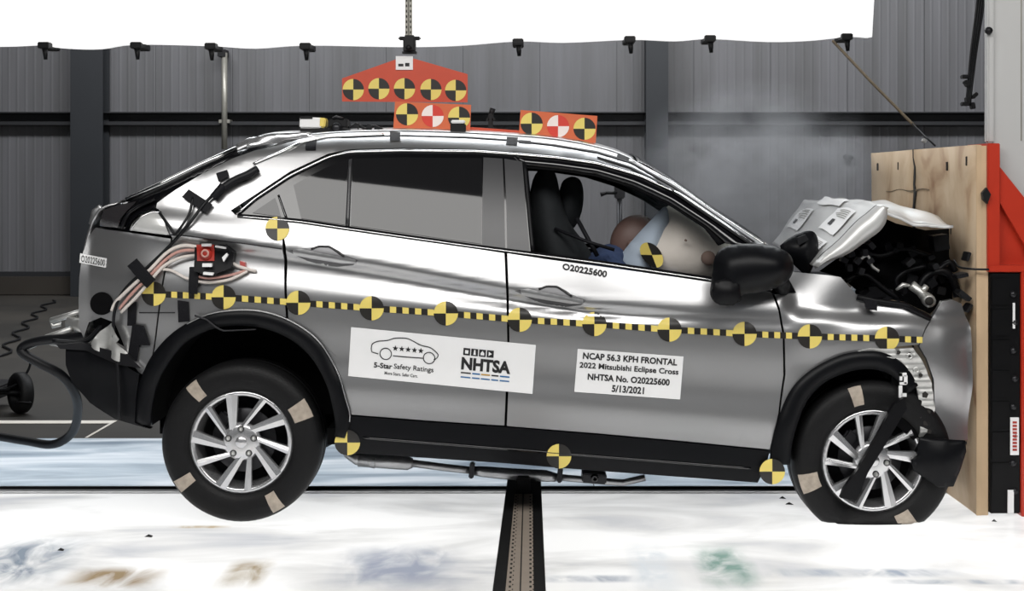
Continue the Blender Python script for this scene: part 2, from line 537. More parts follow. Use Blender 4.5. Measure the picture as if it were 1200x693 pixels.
def strip(name, A, Bp, m, parent, off=0., n=40, thick=.01, mirror=False, smooth=True):
    """a moulding laid between two polylines on the flank"""
    def rs(pl):
        pl = [np.array(p, float) for p in pl]
        s = [0]
        for i in range(1, len(pl)): s.append(s[-1] + np.linalg.norm(pl[i] - pl[i - 1]))
        out = []
        for k in range(n + 1):
            t = s[-1] * k / n
            for i in range(1, len(pl)):
                if t <= s[i] + 1e-9:
                    u = (t - s[i - 1]) / (s[i] - s[i - 1] + 1e-12); out.append(pl[i - 1] + (pl[i] - pl[i - 1]) * u); break
        return out
    a, b = rs(A), rs(Bp); V = []; Fc = []
    for p, q in zip(a, b):
        w = p * .5 + q * .5
        v0, v1, v2 = surf(*p, off), surf(*w, off - .003), surf(*q, off)
        V += [v0 + Vector((0, thick, 0)), v0, v1, v2, v2 + Vector((0, thick, 0))]
    for i in range(len(a) - 1):
        for k in range(4): Fc.append((i * 5 + k, (i + 1) * 5 + k, (i + 1) * 5 + k + 1, i * 5 + k + 1))
    Fc += [(0, 1, 2, 3, 4), tuple(len(V) - 5 + k for k in (4, 3, 2, 1, 0))]
    o = mk(name, V, Fc, m, parent, smooth)
    if mirror: mir(o)
    return o


def pillow(name, poly, Y, t, m, parent, step=.02, power=.5, tb=None, mirror=False, wob=0., mb=None):
    """a padded solid from an (x, z) outline: front bulges t towards the camera, back bulges tb away"""
    tb = t if tb is None else tb
    pts, tri, rim, dd = fill(poly, step, step * .8); mx = max(dd) + 1e-6
    V = []; n = len(pts)
    E = [(1 - (1 - min(1, d / mx)) ** 2) ** power for d in dd]
    nb_ = [set() for _ in pts]
    for f in tri:
        for k in f: nb_[k].update(f)
    edge = {i for e in rim for i in e}
    for _ in range(10): E = [E[i] if i in edge else sum(E[j] for j in nb_[i]) / max(1, len(nb_[i])) for i in range(n)]
    for sgn, tt in ((-1, t), (1, tb)):
        for (x, z), e in zip(pts, E):
            V.append((x, Y + sgn * (tt * e + .002) + wob * math.sin(x * 31 + z * 17) * math.sin(z * 27 - x * 9) * e, z))
    a, b, c = (Vector(V[i]) for i in tri[0][:3])
    if (b - a).cross(c - a).y > 0: tri = [x[::-1] for x in tri]; rim = [(j, i) for i, j in rim]
    Fc = list(tri) + [tuple(i + n for i in x[::-1]) for x in tri] + [(j, i, i + n, j + n) for i, j in rim]
    o = mk(name, V, Fc, m, parent)
    if mirror: mir(o)
    return o


def pxp(pts, Y):
    return [(P(a, b, Y).x, P(a, b, Y).z) for a, b in pts]


def disc_fan(place, r, mats4, n=7):
    """a four-quadrant target; place(dx, dy) gives the 3D point"""
    V = []; Fc = []; fm = []
    for qd in range(4):
        k = len(V)
        V.append(place(0, 0))
        for rr in (.25, .5, .75, 1.):
            for i in range(n):
                a = math.pi / 2 * (qd + i / (n - 1)); V.append(place(r * rr * math.cos(a), -r * rr * math.sin(a)))
        for i in range(n - 1):
            Fc.append((k, k + 1 + i, k + 2 + i)); fm.append(mats4[qd])
            for j in range(3):
                q = k + 1 + j * n; Fc.append((q + i, q + n + i, q + 1 + n + i, q + 1 + i)); fm.append(mats4[qd])
    return V, Fc, fm


def text_mesh(s, bold=.0):
    c = bpy.data.curves.new('lettering', 'FONT'); c.body = s; c.offset = bold; c.resolution_u = 3
    o = bpy.data.objects.new('lettering', c); COL.objects.link(o)
    dg = bpy.context.evaluated_depsgraph_get(); dg.update()
    me = bpy.data.meshes.new_from_object(o.evaluated_get(dg))
    V = [(v.co.x, v.co.y) for v in me.vertices]; Fc = [tuple(p.vertices) for p in me.polygons]
    bpy.data.objects.remove(o); bpy.data.curves.remove(c); bpy.data.meshes.remove(me)
    A = np.array(V); lo, hi = A.min(0), A.max(0)
    return [((x - lo[0]) / (hi[0] - lo[0]), (y - lo[1]) / (hi[1] - lo[1])) for x, y in V], Fc


# ------------------------------------------------------------------ the setting
YW = 12.2                                                   # back wall


def quad_floor(name, x0, x1, y0, y1, z, m, kind='structure', th=.03):
    b = B(); b.add([(x0, y0, z), (x1, y0, z), (x1, y1, z), (x0, y1, z)], [(0, 1, 2, 3)])
    return tag(b.build(name, m), kind=kind)


quad_floor('floor', -14, 14, 2.04, 14, -.002, M['dark_floor'])
quad_floor('floor_front', -14, 14, -9, -2.6, -.002, M['dark_floor'])
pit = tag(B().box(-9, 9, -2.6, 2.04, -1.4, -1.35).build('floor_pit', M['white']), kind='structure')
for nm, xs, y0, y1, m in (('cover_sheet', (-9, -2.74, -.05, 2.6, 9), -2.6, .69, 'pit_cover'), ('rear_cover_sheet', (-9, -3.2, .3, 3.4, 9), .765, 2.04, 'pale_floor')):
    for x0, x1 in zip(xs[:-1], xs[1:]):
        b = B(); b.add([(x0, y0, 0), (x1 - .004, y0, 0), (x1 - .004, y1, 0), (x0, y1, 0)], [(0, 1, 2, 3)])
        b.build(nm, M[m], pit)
# slot of the tow cable, a black rail with a bright lip
b = B(); b.box(-9, 9, .69, .755, -.05, -.012); b.box(-9, 9, .66, .692, -.03, .004, 1); b.box(-9, 9, .753, .768, -.03, .003, 0)
tag(b.build('trim_1', [M['rail'], M['steel']]), kind='structure')
b = B(); b.box(-9, 9, .62, .632, -.02, .0015)
tag(b.build('trim_2', M['steel']), kind='structure')
# painted corner line on the far floor
b = B(); b.box(-6, P(136, 495, 2.6).x, 2.52, 2.62, 0, .003); b.box(P(133, 495, 2.6).x, P(136, 495, 2.6).x, 2.05, 2.52, 0, .003)
tag(b.build('floor_line', M['line']), kind='structure')

wall = tag(B().box(-11, 11, YW + .06, YW + .2, 0, 7).build('wall_back', M['girt']), kind='structure')


def sheet_mesh(w, z0, z1):
    prof = []; n = 9; p = w / n
    for i in range(n): prof += [(i * p, 0), (i * p + p * .62, 0), (i * p + p * .76, -.0025), (i * p + p * .86, -.0025)]
    prof.append((w - .004, 0))
    V = [(x, y, z) for z in (z0, z1) for x, y in prof]; k = len(prof)
    me = bpy.data.meshes.new('wall_sheet')
    me.from_pydata(V, [], [(i, i + 1, k + i + 1, k + i) for i in range(k - 1)]); me.materials.append(M['wall']); return me


lo_m, hi_m = sheet_mesh(1., .27, 2.2), sheet_mesh(1., 2.36, 6.9)
for i in range(-10, 10):
    for me in (lo_m, hi_m):
        o = bpy.data.objects.new('wall_sheet', me); o.location = (i + .1, YW, 0); link(o, wall)
b = B(); b.box(-11, 11, YW - .12, YW + .05, 0, .24, 0, 0, .01)
tag(b.build('baseboard_back', M['curb']), kind='structure')
b = B(); b.box(-11, 11, YW - .06, YW + .03, .24, .30)
tag(b.build('trim_3', M['girt']), kind='structure')
b = B(); b.box(-11, 11, YW - .16, YW + .02, 2.20, 2.215); b.box(-11, 11, YW - .02, YW + .04, 2.2, 2.37); b.box(-11, 11, YW - .16, YW + .02, 2.355, 2.37); b.box(-11, 11, YW - .165, YW - .15, 2.2, 2.245)
tag(b.build('trim_4', M['girt']), kind='structure')


def ibeam(px0, px1):
    s = (D + YW - .3) / F; x0, x1 = (px0 - CX) * s, (px1 - CX) * s; b = B()
    b.box(x0, x1, YW - .32, YW - .295, 0, 7); b.box((x0 + x1) / 2 - .01, (x0 + x1) / 2 + .01, YW - .295, YW - .05, 0, 7); b.box(x0, x1, YW - .06, YW - .03, 0, 7)
    return b


for n, (a, c) in enumerate(((83, 121), (757, 783))):
    tag(ibeam(a, c).build('trim_%d' % (5 + n), M['column']), kind='structure')
tag(B().box(-11, 11, -9, 14, 7, 7.1).build('ceiling', M['girt']), kind='structure')

for nm, x0 in (('wall_left', -11.1), ('wall_right', 11.0)): tag(B().box(x0, x0 + .1, -9, YW + .2, 0, 7).build(nm, M['wall']), kind='structure')

# conduit pipe on the wall
t = thing('wall_conduit', 'thin galvanised conduit pipe running down the dark back wall left of the car roof', 'pipe', (P(263, 170, YW - .2).x, YW - .2, P(0, 170, YW - .2).z))
x = t.location.x
B().tube([(x, YW - .2, P(0, 175, YW - .2).z), (x, YW - .2, P(0, 62, YW - .2).z)], .038).build('pipe', M['galv'], t)
B().box(x - .08, x + .02, YW - .25, YW - .03, P(0, 68, YW).z, P(0, 60, YW).z).build('elbow_box', M['clip'], t)
B().box(x - .07, x + .07, YW - .21, YW - .02, P(0, 145, YW).z, P(0, 141, YW).z).build('pipe_strap', M['galv'], t)
o = B().box(P(988, 0, YW).x, P(998, 0, YW).x, YW - .1, YW + .02, P(0, 187, YW).z, P(0, 182, YW).z, 0, .2, .01).build('wall_speck', M['clip'])  # small block standing in for a dark speck of flying debris
tag(o, 'small dark hook on the back wall left of the plywood top', 'speck')

# ------------------------------------------------------------------ white light bank with clips
YS = 3.0
bot = [(-260, 52), (-100, 54), (0, 55), (52, 53), (80, 57), (120, 58), (160, 53), (247, 54), (300, 57), (358, 54), (470, 55), (540, 54), (607, 49), (660, 50), (738, 47), (790, 49), (832, 46), (900, 49), (950, 48), (992, 44), (1015, 45)]
top = P(0, -250, YS).z
V = []; Fc = []
pts = spline(bot, 4)
for p in pts:
    a = P(p[0], p[1], YS); slant = (a.x - P(1015, 0, YS).x) if False else 0
    for k in range(7):
        f = k / 6; z = a.z + (top - a.z) * f
        xx = a.x + (.045 * (z - a.z) if p[0] > 1000 else 0)
        V.append((xx, YS - .03 * math.sin(f * math.pi) + .02 * math.sin(p[0] * .03) * (1 - f), z))
for i in range(len(pts) - 1):
    for k in range(6): Fc.append((i * 7 + k, (i + 1) * 7 + k, (i + 1) * 7 + k + 1, i * 7 + k + 1))
sb = mk('softbox', V, Fc, M['softbox'], None, True, base=(0, YS, top))
so = sb.modifiers.new('depth', 'SOLIDIFY'); so.thickness = .12; so.offset = 1
tag(sb, 'long white fabric light bank hanging above and behind the car', 'light')
cl0 = None
for n, (px, py, lab) in enumerate(((52, 53, 'leftmost black clip hanging under the white light bank'), (160, 53, 'second black clip from the left under the white light bank'),
                      (247, 54, 'black clip under the light bank just left of the wall conduit'), (358, 54, 'black clip under the light bank above the left part of the car roof'),
                      (607, 49, 'black clip under the light bank between the two roof target boards'), (738, 46, 'black clip under the light bank left of the right wall column'),
                      (832, 45, 'black clip under the light bank above the rising smoke'), (992, 43, 'black clip at the right corner of the light bank beside the rope'))):
    a = P(px, py + 1, YS - .15)
    if cl0 is None:
        cl0 = thing('spring_clip', lab, 'clip', a, 'clips under the light bank'); r = cl0
        B().box(a.x - .035, a.x + .035, a.y - .03, a.y + .2, a.z - .016, a.z + .024, 0, 0, .005).build('jaw', M['clip'], r)
        B().tube([(a.x + .004, a.y, a.z - .015), (a.x + .008, a.y, a.z - .085)], [.02, .011]).build('grip', M['clip'], r)
    else:
        r = cl0.copy(); link(r); r.location = a; r['label'] = lab
        for ch in cl0.children:
            d = ch.copy(); link(d, r)

# perforated hanger with the five-target board above the roof
YB = .9


def flat_target(px, py, r, Y, mats, name, parent):
    c = P(px, py, Y); s = (D + Y) / F
    V, Fc, fm = disc_fan(lambda dx, dy: (c.x + dx * s, Y, c.z - dy * s), r, [1, 0, 1, 0])
    # quadrants: 0 = upper right (dark), 1 = upper left (light), 2 = lower left (dark), 3 = lower right (light)
    V2 = list(V); return mk(name, V2, Fc, mats, parent, False, fm)


t = thing('ceiling_hanger', 'grey perforated steel hanger with black clamp in front of the white light bank', 'hanger', P(474, 62, YB))
b = B(); c = P(479, 0, YB); w = .017
zb, zt = P(0, 42, YB).z, P(0, -60, YB).z
b.box(c.x - w, c.x - .004, YB - .012, YB + .012, zb, zt); b.box(c.x + .004, c.x + w, YB - .012, YB + .012, zb, zt); b.box(c.x - .005, c.x + .005, YB + .006, YB + .012, zb, zt)
b.build('perforated_post', M['galv'], t)
b = B()
for k in range(16):
    z = zb + .01 + k * .026
    if z < zt: b.box(c.x - .013, c.x - .007, YB - .014, YB - .011, z, z + .012); b.box(c.x + .007, c.x + .013, YB - .014, YB - .011, z, z + .012)
b.build('post_hole', M['hole'], t)['kind'] = 'stuff'
b = B(); a = P(480, 50, YB); b.box(a.x - .03, a.x + .03, YB - .03, YB + .03, a.z - .05, a.z + .035, 0, 0, .008); b.box(a.x - .055, a.x + .055, YB - .015, YB + .015, a.z + .012, a.z + .03, 0, 0, .006)
b.tube([(a.x, YB - .03, a.z - .03), (a.x, YB - .07, a.z - .03)], .014); b.box(a.x - .035, a.x + .035, YB - .02, YB + .02, a.z - .055, a.z - .045)
b.build('clamp', M['clip'], t)
t = thing('hanging_target_board', 'orange-red peaked board with five round targets hanging above the car roof', 'board', P(474, 118, YB))
out = [(401, 92), (466, 69), (486, 69), (548, 87), (548, 120), (401, 119)]
B().prism(pxp(out, YB), YB - .004, YB + .008).build('board_plate', M['orange2'], t)
for px, py in ((414, 105), (444, 104), (474, 104), (505, 105), (534, 106)):
    flat_target(px, py, 12.5, YB - .0055, [M['yellow'], M['tblack']], 'target_disc', t)
B().prism(pxp([(464, 66), (484, 66), (484, 82), (464, 82)], YB), YB - .009, YB - .005).build('paper_tag', M['white'], t)
b = B(); b.prism(pxp([(467, 75), (473, 75), (473, 78), (467, 78)], YB), YB - .0105, YB - .0092); b.prism(pxp([(475, 74), (480, 74), (480, 78), (475, 78)], YB), YB - .0105, YB - .0092)
b.build('tag_print', M['ink'], t)


def roof_board(lab, poly, discs, Y):
    t = thing('roof_target_board', lab, 'board', P(poly[-1][0], poly[-1][1], Y), 'target boards on the car roof')
    B().prism(pxp(poly, Y), Y - .004, Y + .006).build('board_plate', M['orange'], t)
    for px, py, red in discs:
        flat_target(px, py, 13, Y - .0055, [M['twhite'], M['tred']] if red else [M['yellow'], M['tblack']], 'target_disc', t)
    b = B(); a = P((poly[0][0] + poly[1][0]) / 2, poly[2][1], Y)
    b.box(a.x - .1, a.x + .1, Y + .006, Y + .05, a.z - .03, a.z + .004); b.build('foot', M['orange'], t)
    return t


roof_board('wider orange board with three targets on the roof under the hanging board', [(463, 119), (552, 123), (551, 153), (461, 151)], [(477, 134, 0), (507, 136, 1), (538, 138, 0)], .62)
roof_board('orange board with three targets standing on the roof nearer the windscreen', [(610, 129), (700, 136), (698, 168), (608, 160)], [(623, 145, 0), (654, 148, 1), (685, 151, 0)], .62)
b = B(); b.prism(pxp([(551, 149), (610, 153), (610, 159), (551, 154)], .63), .63, .70)
tag(b.build('roof_strip', M['orange2'], None), 'low orange-red strip lying on the roof between the two target boards', 'strip')

# ------------------------------------------------------------------ the car
CAR = thing('car', 'silver crossover car with crushed front pressed against the plywood barrier', 'car', (0, .9, 0))
pa = M['paint']


def stick(o, par):            # keep parts flat: every panel is a child of the car or of a part of it
    o.parent = par; return o


rear_quarter = panel('rear_quarter_panel', [(327, 260), (276, 252), (270, 247), (299, 228), (340, 201), (385, 180), (410, 175), (470, 173.5), (560, 175), (600, 178), (650, 182), (700, 189), (750, 203), (800, 226), (850, 259), (893, 290),
    (900, 287), (870, 268), (840, 250), (790, 215), (740, 187), (720, 179), (680, 169), (640, 163), (600, 160), (550, 157), (470, 154.5), (400, 156), (352, 163), (328, 170), (300, 176), (272, 186), (240, 202), (205, 223), (184, 238), (183, 244), (189, 248), (196, 264), (202, 279), (194, 320), (187, 366), (180, 416), (205, 388), (240, 369), (275, 363), (310, 365), (335, 372), (333, 320), (331, 282)],
    pa, CAR, 0, .02, mirror=True)
rear_door = panel('rear_door', [(330, 259.5), (350, 262), (410, 271), (480, 281), (565, 293), (591, 297), (593, 340), (594.5, 400), (593, 450), (591, 499), (500, 493), (411, 486), (404, 465), (395, 436), (375, 402), (350, 381), (338, 374), (336, 330), (335, 290)], pa, CAR, 0, .02, mirror=True)
front_door = panel('front_door', [(594.5, 297), (640, 304), (700, 312), (770, 322), (840, 332), (880, 338), (904, 343), (912, 364), (917, 392), (918, 440), (912, 485), (902, 527), (800, 517), (700, 508), (594, 499.5), (596, 450), (597, 395), (596, 340)], pa, CAR, 0, .02, mirror=True)
fender = panel('front_fender', [(907, 343), (919, 346), (926, 338), (920, 328), (914, 317), (930, 319), (950, 321), (972, 323), (985, 325), (1003, 345), (1025, 350), (1060, 356), (1092, 371), (1084, 385), (1077, 404), (1045, 407), (1020, 411), (985, 418), (950, 436), (926, 461), (910, 499), (905, 527), (914, 486), (920.5, 440), (919.5, 392), (914, 362)],
    pa, CAR, 0, .012, step=.016, mirror=True)
bumper = panel('front_bumper', [(1103, 353), (1115, 351), (1126, 356), (1136, 380), (1140, 410), (1139, 450), (1134, 516), (1112, 515), (1091, 511), (1097, 480), (1094, 445), (1085, 420), (1077, 406), (1085, 388), (1095, 369)], M['paint'], CAR, .0, .03, step=.018, mirror=True,
    shape=lambda x, z, d: -.012 * math.sin(z * 19 + x * 8))
rear_bumper = panel('rear_bumper', [(200, 280), (160, 274), (130, 270), (112, 267), (104, 276), (97, 297), (93, 325), (92, 355), (93, 385), (98, 396), (104, 378), (118, 372), (134, 378), (140, 392), (150, 418), (162, 436), (168, 440), (178, 418), (185, 366), (192, 320)], pa, CAR, 0, .02, step=.016, mirror=True)
low_rear = panel('lower_rear_bumper', [(77, 409), (100, 405), (132, 418), (163, 439), (159, 470), (158, 496), (184, 506), (174, 503), (134, 491), (105, 472), (84, 448), (78, 430)][:6] + [(176, 503), (134, 491), (105, 472), (84, 448), (77, 428)], M['cladding'], CAR, -.02, .05, mirror=True)
sill = panel('sill_cladding', [(411, 488), (500, 495), (592, 501), (700, 510), (800, 519), (902, 529), (898, 545), (888, 566), (780, 558), (660, 549), (589, 543), (500, 537), (421, 532), (398, 531), (404, 512)], M['cladding'], CAR, -.006, .05, mirror=True)
strip('sill_ridge', [(425, 512), (590, 525), (700, 534), (880, 548)], [(425, 515), (590, 528), (700, 537), (880, 551)], M['gloss_black'], sill, -.010, mirror=False)

# wheel arch mouldings
RA_O = spline([(156, 497), (158, 470), (166, 441), (180, 414), (205, 388), (240, 369), (275, 363), (310, 365), (345, 378), (375, 401), (396, 436), (406, 468), (411, 490), (404, 514)], 5)
RA_I = spline([(176, 500), (177, 480), (184, 450), (198, 424), (218, 401), (246, 387), (275, 382), (308, 385), (340, 398), (365, 420), (382, 450), (390, 480), (393, 500), (392, 512)], 5)
FA_O = spline([(903, 545), (905, 523), (910, 499), (926, 460), (950, 435), (985, 417), (1015, 412), (1040, 415), (1062, 430), (1076, 452)], 5)
FA_I = spline([(926, 545), (928, 523), (934, 499), (946, 470), (966, 449), (992, 437), (1015, 433), (1036, 436), (1052, 446), (1064, 462)], 5)
ra = strip('wheel_arch_moulding', RA_O, RA_I, M['cladding'], CAR, -.016, 60, .03, True)
fa = strip('wheel_arch_moulding', FA_O, FA_I, M['cladding'], CAR, -.016, 50, .03, True)
for pl, off in ((RA_I, 0), (FA_I, 0)):      # liners, the dark tunnels the wheels sit in
    V = []; Fc = []
    for p in pl:
        a = surf(p[0], p[1], .0); V += [a, a + Vector((0, .16, 0)), a + Vector((0, .34, 0))]
    for i in range(len(pl) - 1):
        for k in range(2): Fc.append((i * 3 + k, i * 3 + k + 1, (i + 1) * 3 + k + 1, (i + 1) * 3 + k))
    mir(mk('arch_liner', V, Fc, M['dark'], CAR))
# fuel flap line seam on the rear arch, highlight on its lip put in as a silver strip
strip('lip_highlight', [(q[0] - .0, q[1]) for q in RA_O[22:62]], [(q[0] * 1 + (283 - q[0]) * .012, q[1] + (500 - q[1]) * .012) for q in RA_O[22:62]], M['paint'], ra, -.018, 40, .004)
strip('moulding_seam', [(228, 369), (243, 374), (255, 384), (262, 387), (300, 385.5)], [(228, 371), (242, 376), (254, 386), (262, 389), (300, 387)], M['alloy_dark'], ra, -.022, 16, .004)
# pressed inner metal beside the front wheel
wb_ = panel('torn_wing_bracket', [(1000, 414), (1020, 409), (1055, 409), (1070, 408), (1082, 425), (1092, 450), (1096, 480), (1090, 510), (1078, 513), (1079, 480), (1074, 452), (1062, 430), (1042, 419), (1020, 414)], M['zinc'], CAR, -.012, .02, step=.014, shape=lambda x, z, d: .006 * math.sin(z * 120))
for px, py, s in ((1084, 463, 4), (1088, 483, 3), (1085, 496, 3.5), (1089, 506, 3), (1066, 416, 3), (1053, 413, 2.5), (1079, 440, 2.5)):
    a = surf(px, py, -.016); r = s / 273
    B().prism([(a.x + r * math.cos(k), a.z + r * math.sin(k)) for k in (.3, 1.5, 2.6, 3.9, 5.2)], a.y - .004, a.y + .002).build('bracket_hole', M['hole'], wb_)
b = B()
for px, py, s in ((1066, 418, 6), (1074, 434, 5)):
    a = surf(px, py, -.02); b.lathe([(.006, 0), (.012, -.006), (.016, 0)], a, 0, 10)
b.build('bolt', M['zinc'], wb_)
b = B()                                        # pale torn tag hanging in the front arch
for x0, y0, x1, y1 in ((1054, 437, 1062, 441), (1054, 437, 1057, 446), (1059, 440, 1063, 450), (1054, 448, 1062, 451), (1053, 452, 1057, 466), (1056, 461, 1062, 465)):
    a, c = P(x0, y0, -.005), P(x1, y1, -.005); b.box(a.x, c.x, -.012, -.004, c.z, a.z)
b.build('torn_tag', M['white'], CAR)
o = panel('arch_flap', [(1045, 436), (1062, 432), (1074, 452), (1079, 482), (1078, 512), (1070, 516), (1050, 498), (1046, 470)], M['dark'], CAR, .01, .02)
# lower front bumper, black, pushed back over the wheel
lb = pillow('lower_front_bumper', pxp([(1078, 513), (1100, 515), (1132, 517), (1133, 530), (1126, 552), (1118, 571), (1100, 572), (1072, 553), (1068, 540), (1076, 534)], -.02), -.01, .035, M['cladding'], CAR, .018, .6, .5)
strip('bumper_edge', [(1078, 513), (1105, 516), (1133, 518)], [(1078, 516), (1105, 519), (1133, 521)], M['alloy_dark'], CAR, -.03, 10)

# windows
def trim(name, poly, m, off, par=CAR, thick=.008, mirror=True, **k):
    return panel(name, poly, m, par, off, thick, mirror=mirror, **k)


trim('window_surround', [(278, 251), (300, 235), (341, 207), (385, 185), (410, 179.5), (470, 178), (565, 179.5), (612, 184), (617, 240), (622, 297), (565, 289), (480, 277), (410, 267), (350, 258)], M['gloss_black'], .010)
trim('quarter_pane', [(296, 249.5), (322, 232), (325, 240), (329, 254)], M['privacy'], .006, rear_quarter)
trim('fixed_pane', [(344, 217), (365, 205), (385, 195), (408, 187), (406, 225), (404, 263.5), (380, 260), (353, 256)], M['privacy'], .006, rear_door)
trim('window_pane', [(413.5, 186), (470, 184.5), (565, 185.5), (565, 230), (564, 286), (520, 280), (480, 274), (411, 264.5)], M['privacy'], .006, rear_door)
strip('pane_divider', [(408.5, 187), (404.5, 264)], [(412.5, 186), (409.5, 265)], M['pillar'], rear_door, .002, 8, mirror=False)
strip('pane_divider', [(325, 229), (334, 256)], [(327, 228), (337, 256)], M['gloss_black'], rear_door, .002, 8)
trim('pillar_trim', [(566.5, 184.5), (589, 186), (591, 240), (592, 292), (564.5, 288)], M['pillar'], .002, rear_door)
trim('pillar_trim', [(591, 186), (612, 189.5), (616, 240), (621, 296), (594.5, 292.5), (593.5, 240)], M['pillar'], .002, front_door)
DO_O = [(600, 181), (612, 182), (650, 185), (700, 192), (750, 206), (800, 229), (850, 262), (893, 292)]
DO_I = [(613, 193), (620, 194), (650, 197), (700, 204), (742, 217), (785, 237), (830, 266), (852, 286)]
wf = strip('window_frame', DO_O, DO_I, M['gloss_black'], front_door, .006, 40, .04, True)
strip('door_seal', [(613, 193), (620, 194), (650, 197), (700, 204), (742, 217), (785, 237), (830, 266), (850, 285)], [(617, 198), (622, 198), (650, 200), (698, 207), (740, 220), (783, 240), (826, 268), (842, 288)], M['dark'], front_door, .016, 40, .03, True)
strip('window_frame', [(612, 186), (622, 297)], [(617.5, 192), (627, 297)], M['black_plastic'], front_door, .006, 10, .04, True)
strip('drip_moulding', [(276, 250), (299, 231), (340, 203.5), (385, 182), (410, 176.5), (470, 175), (560, 176), (600, 179), (650, 183), (700, 190), (750, 204), (800, 227), (850, 260), (890, 289)],
      [(278, 252), (300, 233), (341, 206), (386, 184.5), (410, 179), (470, 177.5), (560, 178.5), (600, 181.5), (650, 185.5), (700, 192.5), (749, 206.5), (799, 229.5), (848, 262.5), (887, 291)], M['chrome'], CAR, -.004, 70, .01, True)
strip('roof_ditch', [(400, 160), (470, 158), (550, 160), (600, 163.5), (650, 169), (700, 177), (740, 189), (790, 217), (840, 252), (885, 283)],
      [(400, 161.5), (470, 159.5), (550, 162), (600, 165.5), (650, 171.5), (700, 180), (740, 192), (788, 220), (838, 255), (882, 285)], M['black_plastic'], CAR, -.003, 60, .006, True)
strip('pillar_moulding', [(700, 183), (740, 195), (788, 220), (838, 254), (884, 286)], [(700, 185), (739, 198), (786, 224), (835, 258), (880, 288)], M['black_plastic'], CAR, -.004, 40, .006, True)
strip('belt_moulding', [(278, 250.5), (350, 256.5), (410, 265.5), (480, 275.5), (565, 287.5), (700, 305), (842, 326)], [(278, 255.5), (350, 262), (410, 271), (480, 281), (565, 293), (700, 311), (842, 332)], M['black_plastic'], CAR, .0, 60, .02, True)
strip('belt_bright_line', [(278, 252.5), (350, 258.7), (410, 267.7), (480, 277.7), (565, 289.7), (700, 307.3), (842, 328.3)], [(278, 254), (350, 260.3), (410, 269.3), (480, 279.3), (565, 291.3), (700, 309), (842, 330)], M['chrome'], CAR, -.006, 60, .006, True)

# inner structure, so that shut lines and arches look into dark metal
panel('inner_shell', [(115, 275), (276, 256), (350, 266), (480, 285), (600, 302), (840, 336), (905, 348), (915, 400), (900, 525), (590, 498), (413, 484), (398, 432), (375, 398), (345, 375), (310, 361), (275, 359), (240, 365), (205, 384), (170, 420), (110, 385), (104, 300)], M['dark'], CAR, .035, .02, step=.05, bstep=.04, mirror=True)
b = B()
b.box(P(190, 0, .4).x, P(1040, 0, .4).x, .36, 1.44, .33, .42, 0)                 # floor pan
b.box(P(160, 0, .4).x, P(200, 0, .4).x, .36, 1.44, .40, .95, 0)
b.box(P(190, 0, .4).x, P(400, 0, .4).x, .36, .40, .36, 1.0, 0); b.box(P(190, 0, .4).x, P(400, 0, .4).x, 1.40, 1.44, .36, 1.0, 0)
b.box(P(915, 0, .4).x, P(1040, 0, .4).x, .36, .40, .3, .92, 0); b.box(P(915, 0, .4).x, P(1040, 0, .4).x, 1.40, 1.44, .3, .92, 0)
b.box(P(395, 0, .4).x, P(915, 0, .4).x, .10, .36, .33, .40, 0); b.box(P(395, 0, .4).x, P(915, 0, .4).x, 1.44, 1.70, .33, .40, 0)
b.box(P(895, 0, .4).x, P(915, 0, .4).x, .12, 1.68, .3, 1.08, 0)                  # bulkhead
b.build('underbody', M['dark'], CAR)
b = B()                                                                          # door cards and parcel shelf
for y in (.085, 1.68): b.box(P(420, 0, .1).x, P(890, 0, .1).x, y, y + .035, .45, 1.04)
b.box(P(190, 0, .1).x, P(420, 0, .1).x, .15, 1.65, .95, 1.0)
b.build('door_card', M['fabric'], CAR)

# roof, tailgate, windscreen: lofts across the car
def loft(name, prof, m, par=CAR, ys=9, crown=.03, y_in=0., solid=.012, nsub=4):
    """side profile traced on the near edge, carried across to the far edge"""
    pr = spline(prof, nsub); V = []; Fc = []
    for px, py in pr:
        a = surf(px, py, y_in)
        for k in range(ys + 1):
            t = k / ys; y = a.y + (1.8 - 2 * a.y) * t
            V.append((a.x, y, a.z + crown * (1 - (2 * t - 1) ** 2)))
    for i in range(len(pr) - 1):
        for k in range(ys): Fc.append((i * (ys + 1) + k, i * (ys + 1) + k + 1, (i + 1) * (ys + 1) + k + 1, (i + 1) * (ys + 1) + k))
    o = mk(name, V, [f[::-1] for f in Fc], m, par)
    s = o.modifiers.new('gauge', 'SOLIDIFY'); s.thickness = solid; s.offset = -1
    return o


loft('roof_panel', [(356, 159), (400, 155.5), (470, 154), (550, 156.5), (600, 159.5), (640, 162.5), (680, 168.5), (720, 178.5), (745, 189)], pa, crown=.035)
loft('windscreen', [(748, 190), (790, 214.5), (840, 249.5), (870, 268), (899, 287)], M['screen_glass'], crown=.05, solid=.005)
strip('windscreen_edge', [(740, 186), (790, 213), (840, 248), (900, 286)], [(740, 188), (790, 215), (840, 250), (898, 288)], M['chrome'], CAR, -.002, 30, .02, True)
tg = loft('tailgate', [(148, 233), (190, 214), (235, 192), (276, 173)], pa, crown=.05, y_in=-.03, solid=.02)
loft('tailgate_lower', [(95, 322), (97, 297), (104, 268), (112, 250), (121, 242), (148, 233)], M['paint'], crown=.02, y_in=.02)
loft('roof_spoiler', [(268, 176), (290, 166), (304, 159), (330, 156.5), (358, 157)], pa, crown=.03, y_in=-.02, solid=.03)
b = B(); b.tube([surf(148, 234, -.03), surf(190, 215, -.03), surf(235, 193, -.03), surf(277, 174, -.03)], .011); b.build('tailgate_rim', M['chrome'], tg)
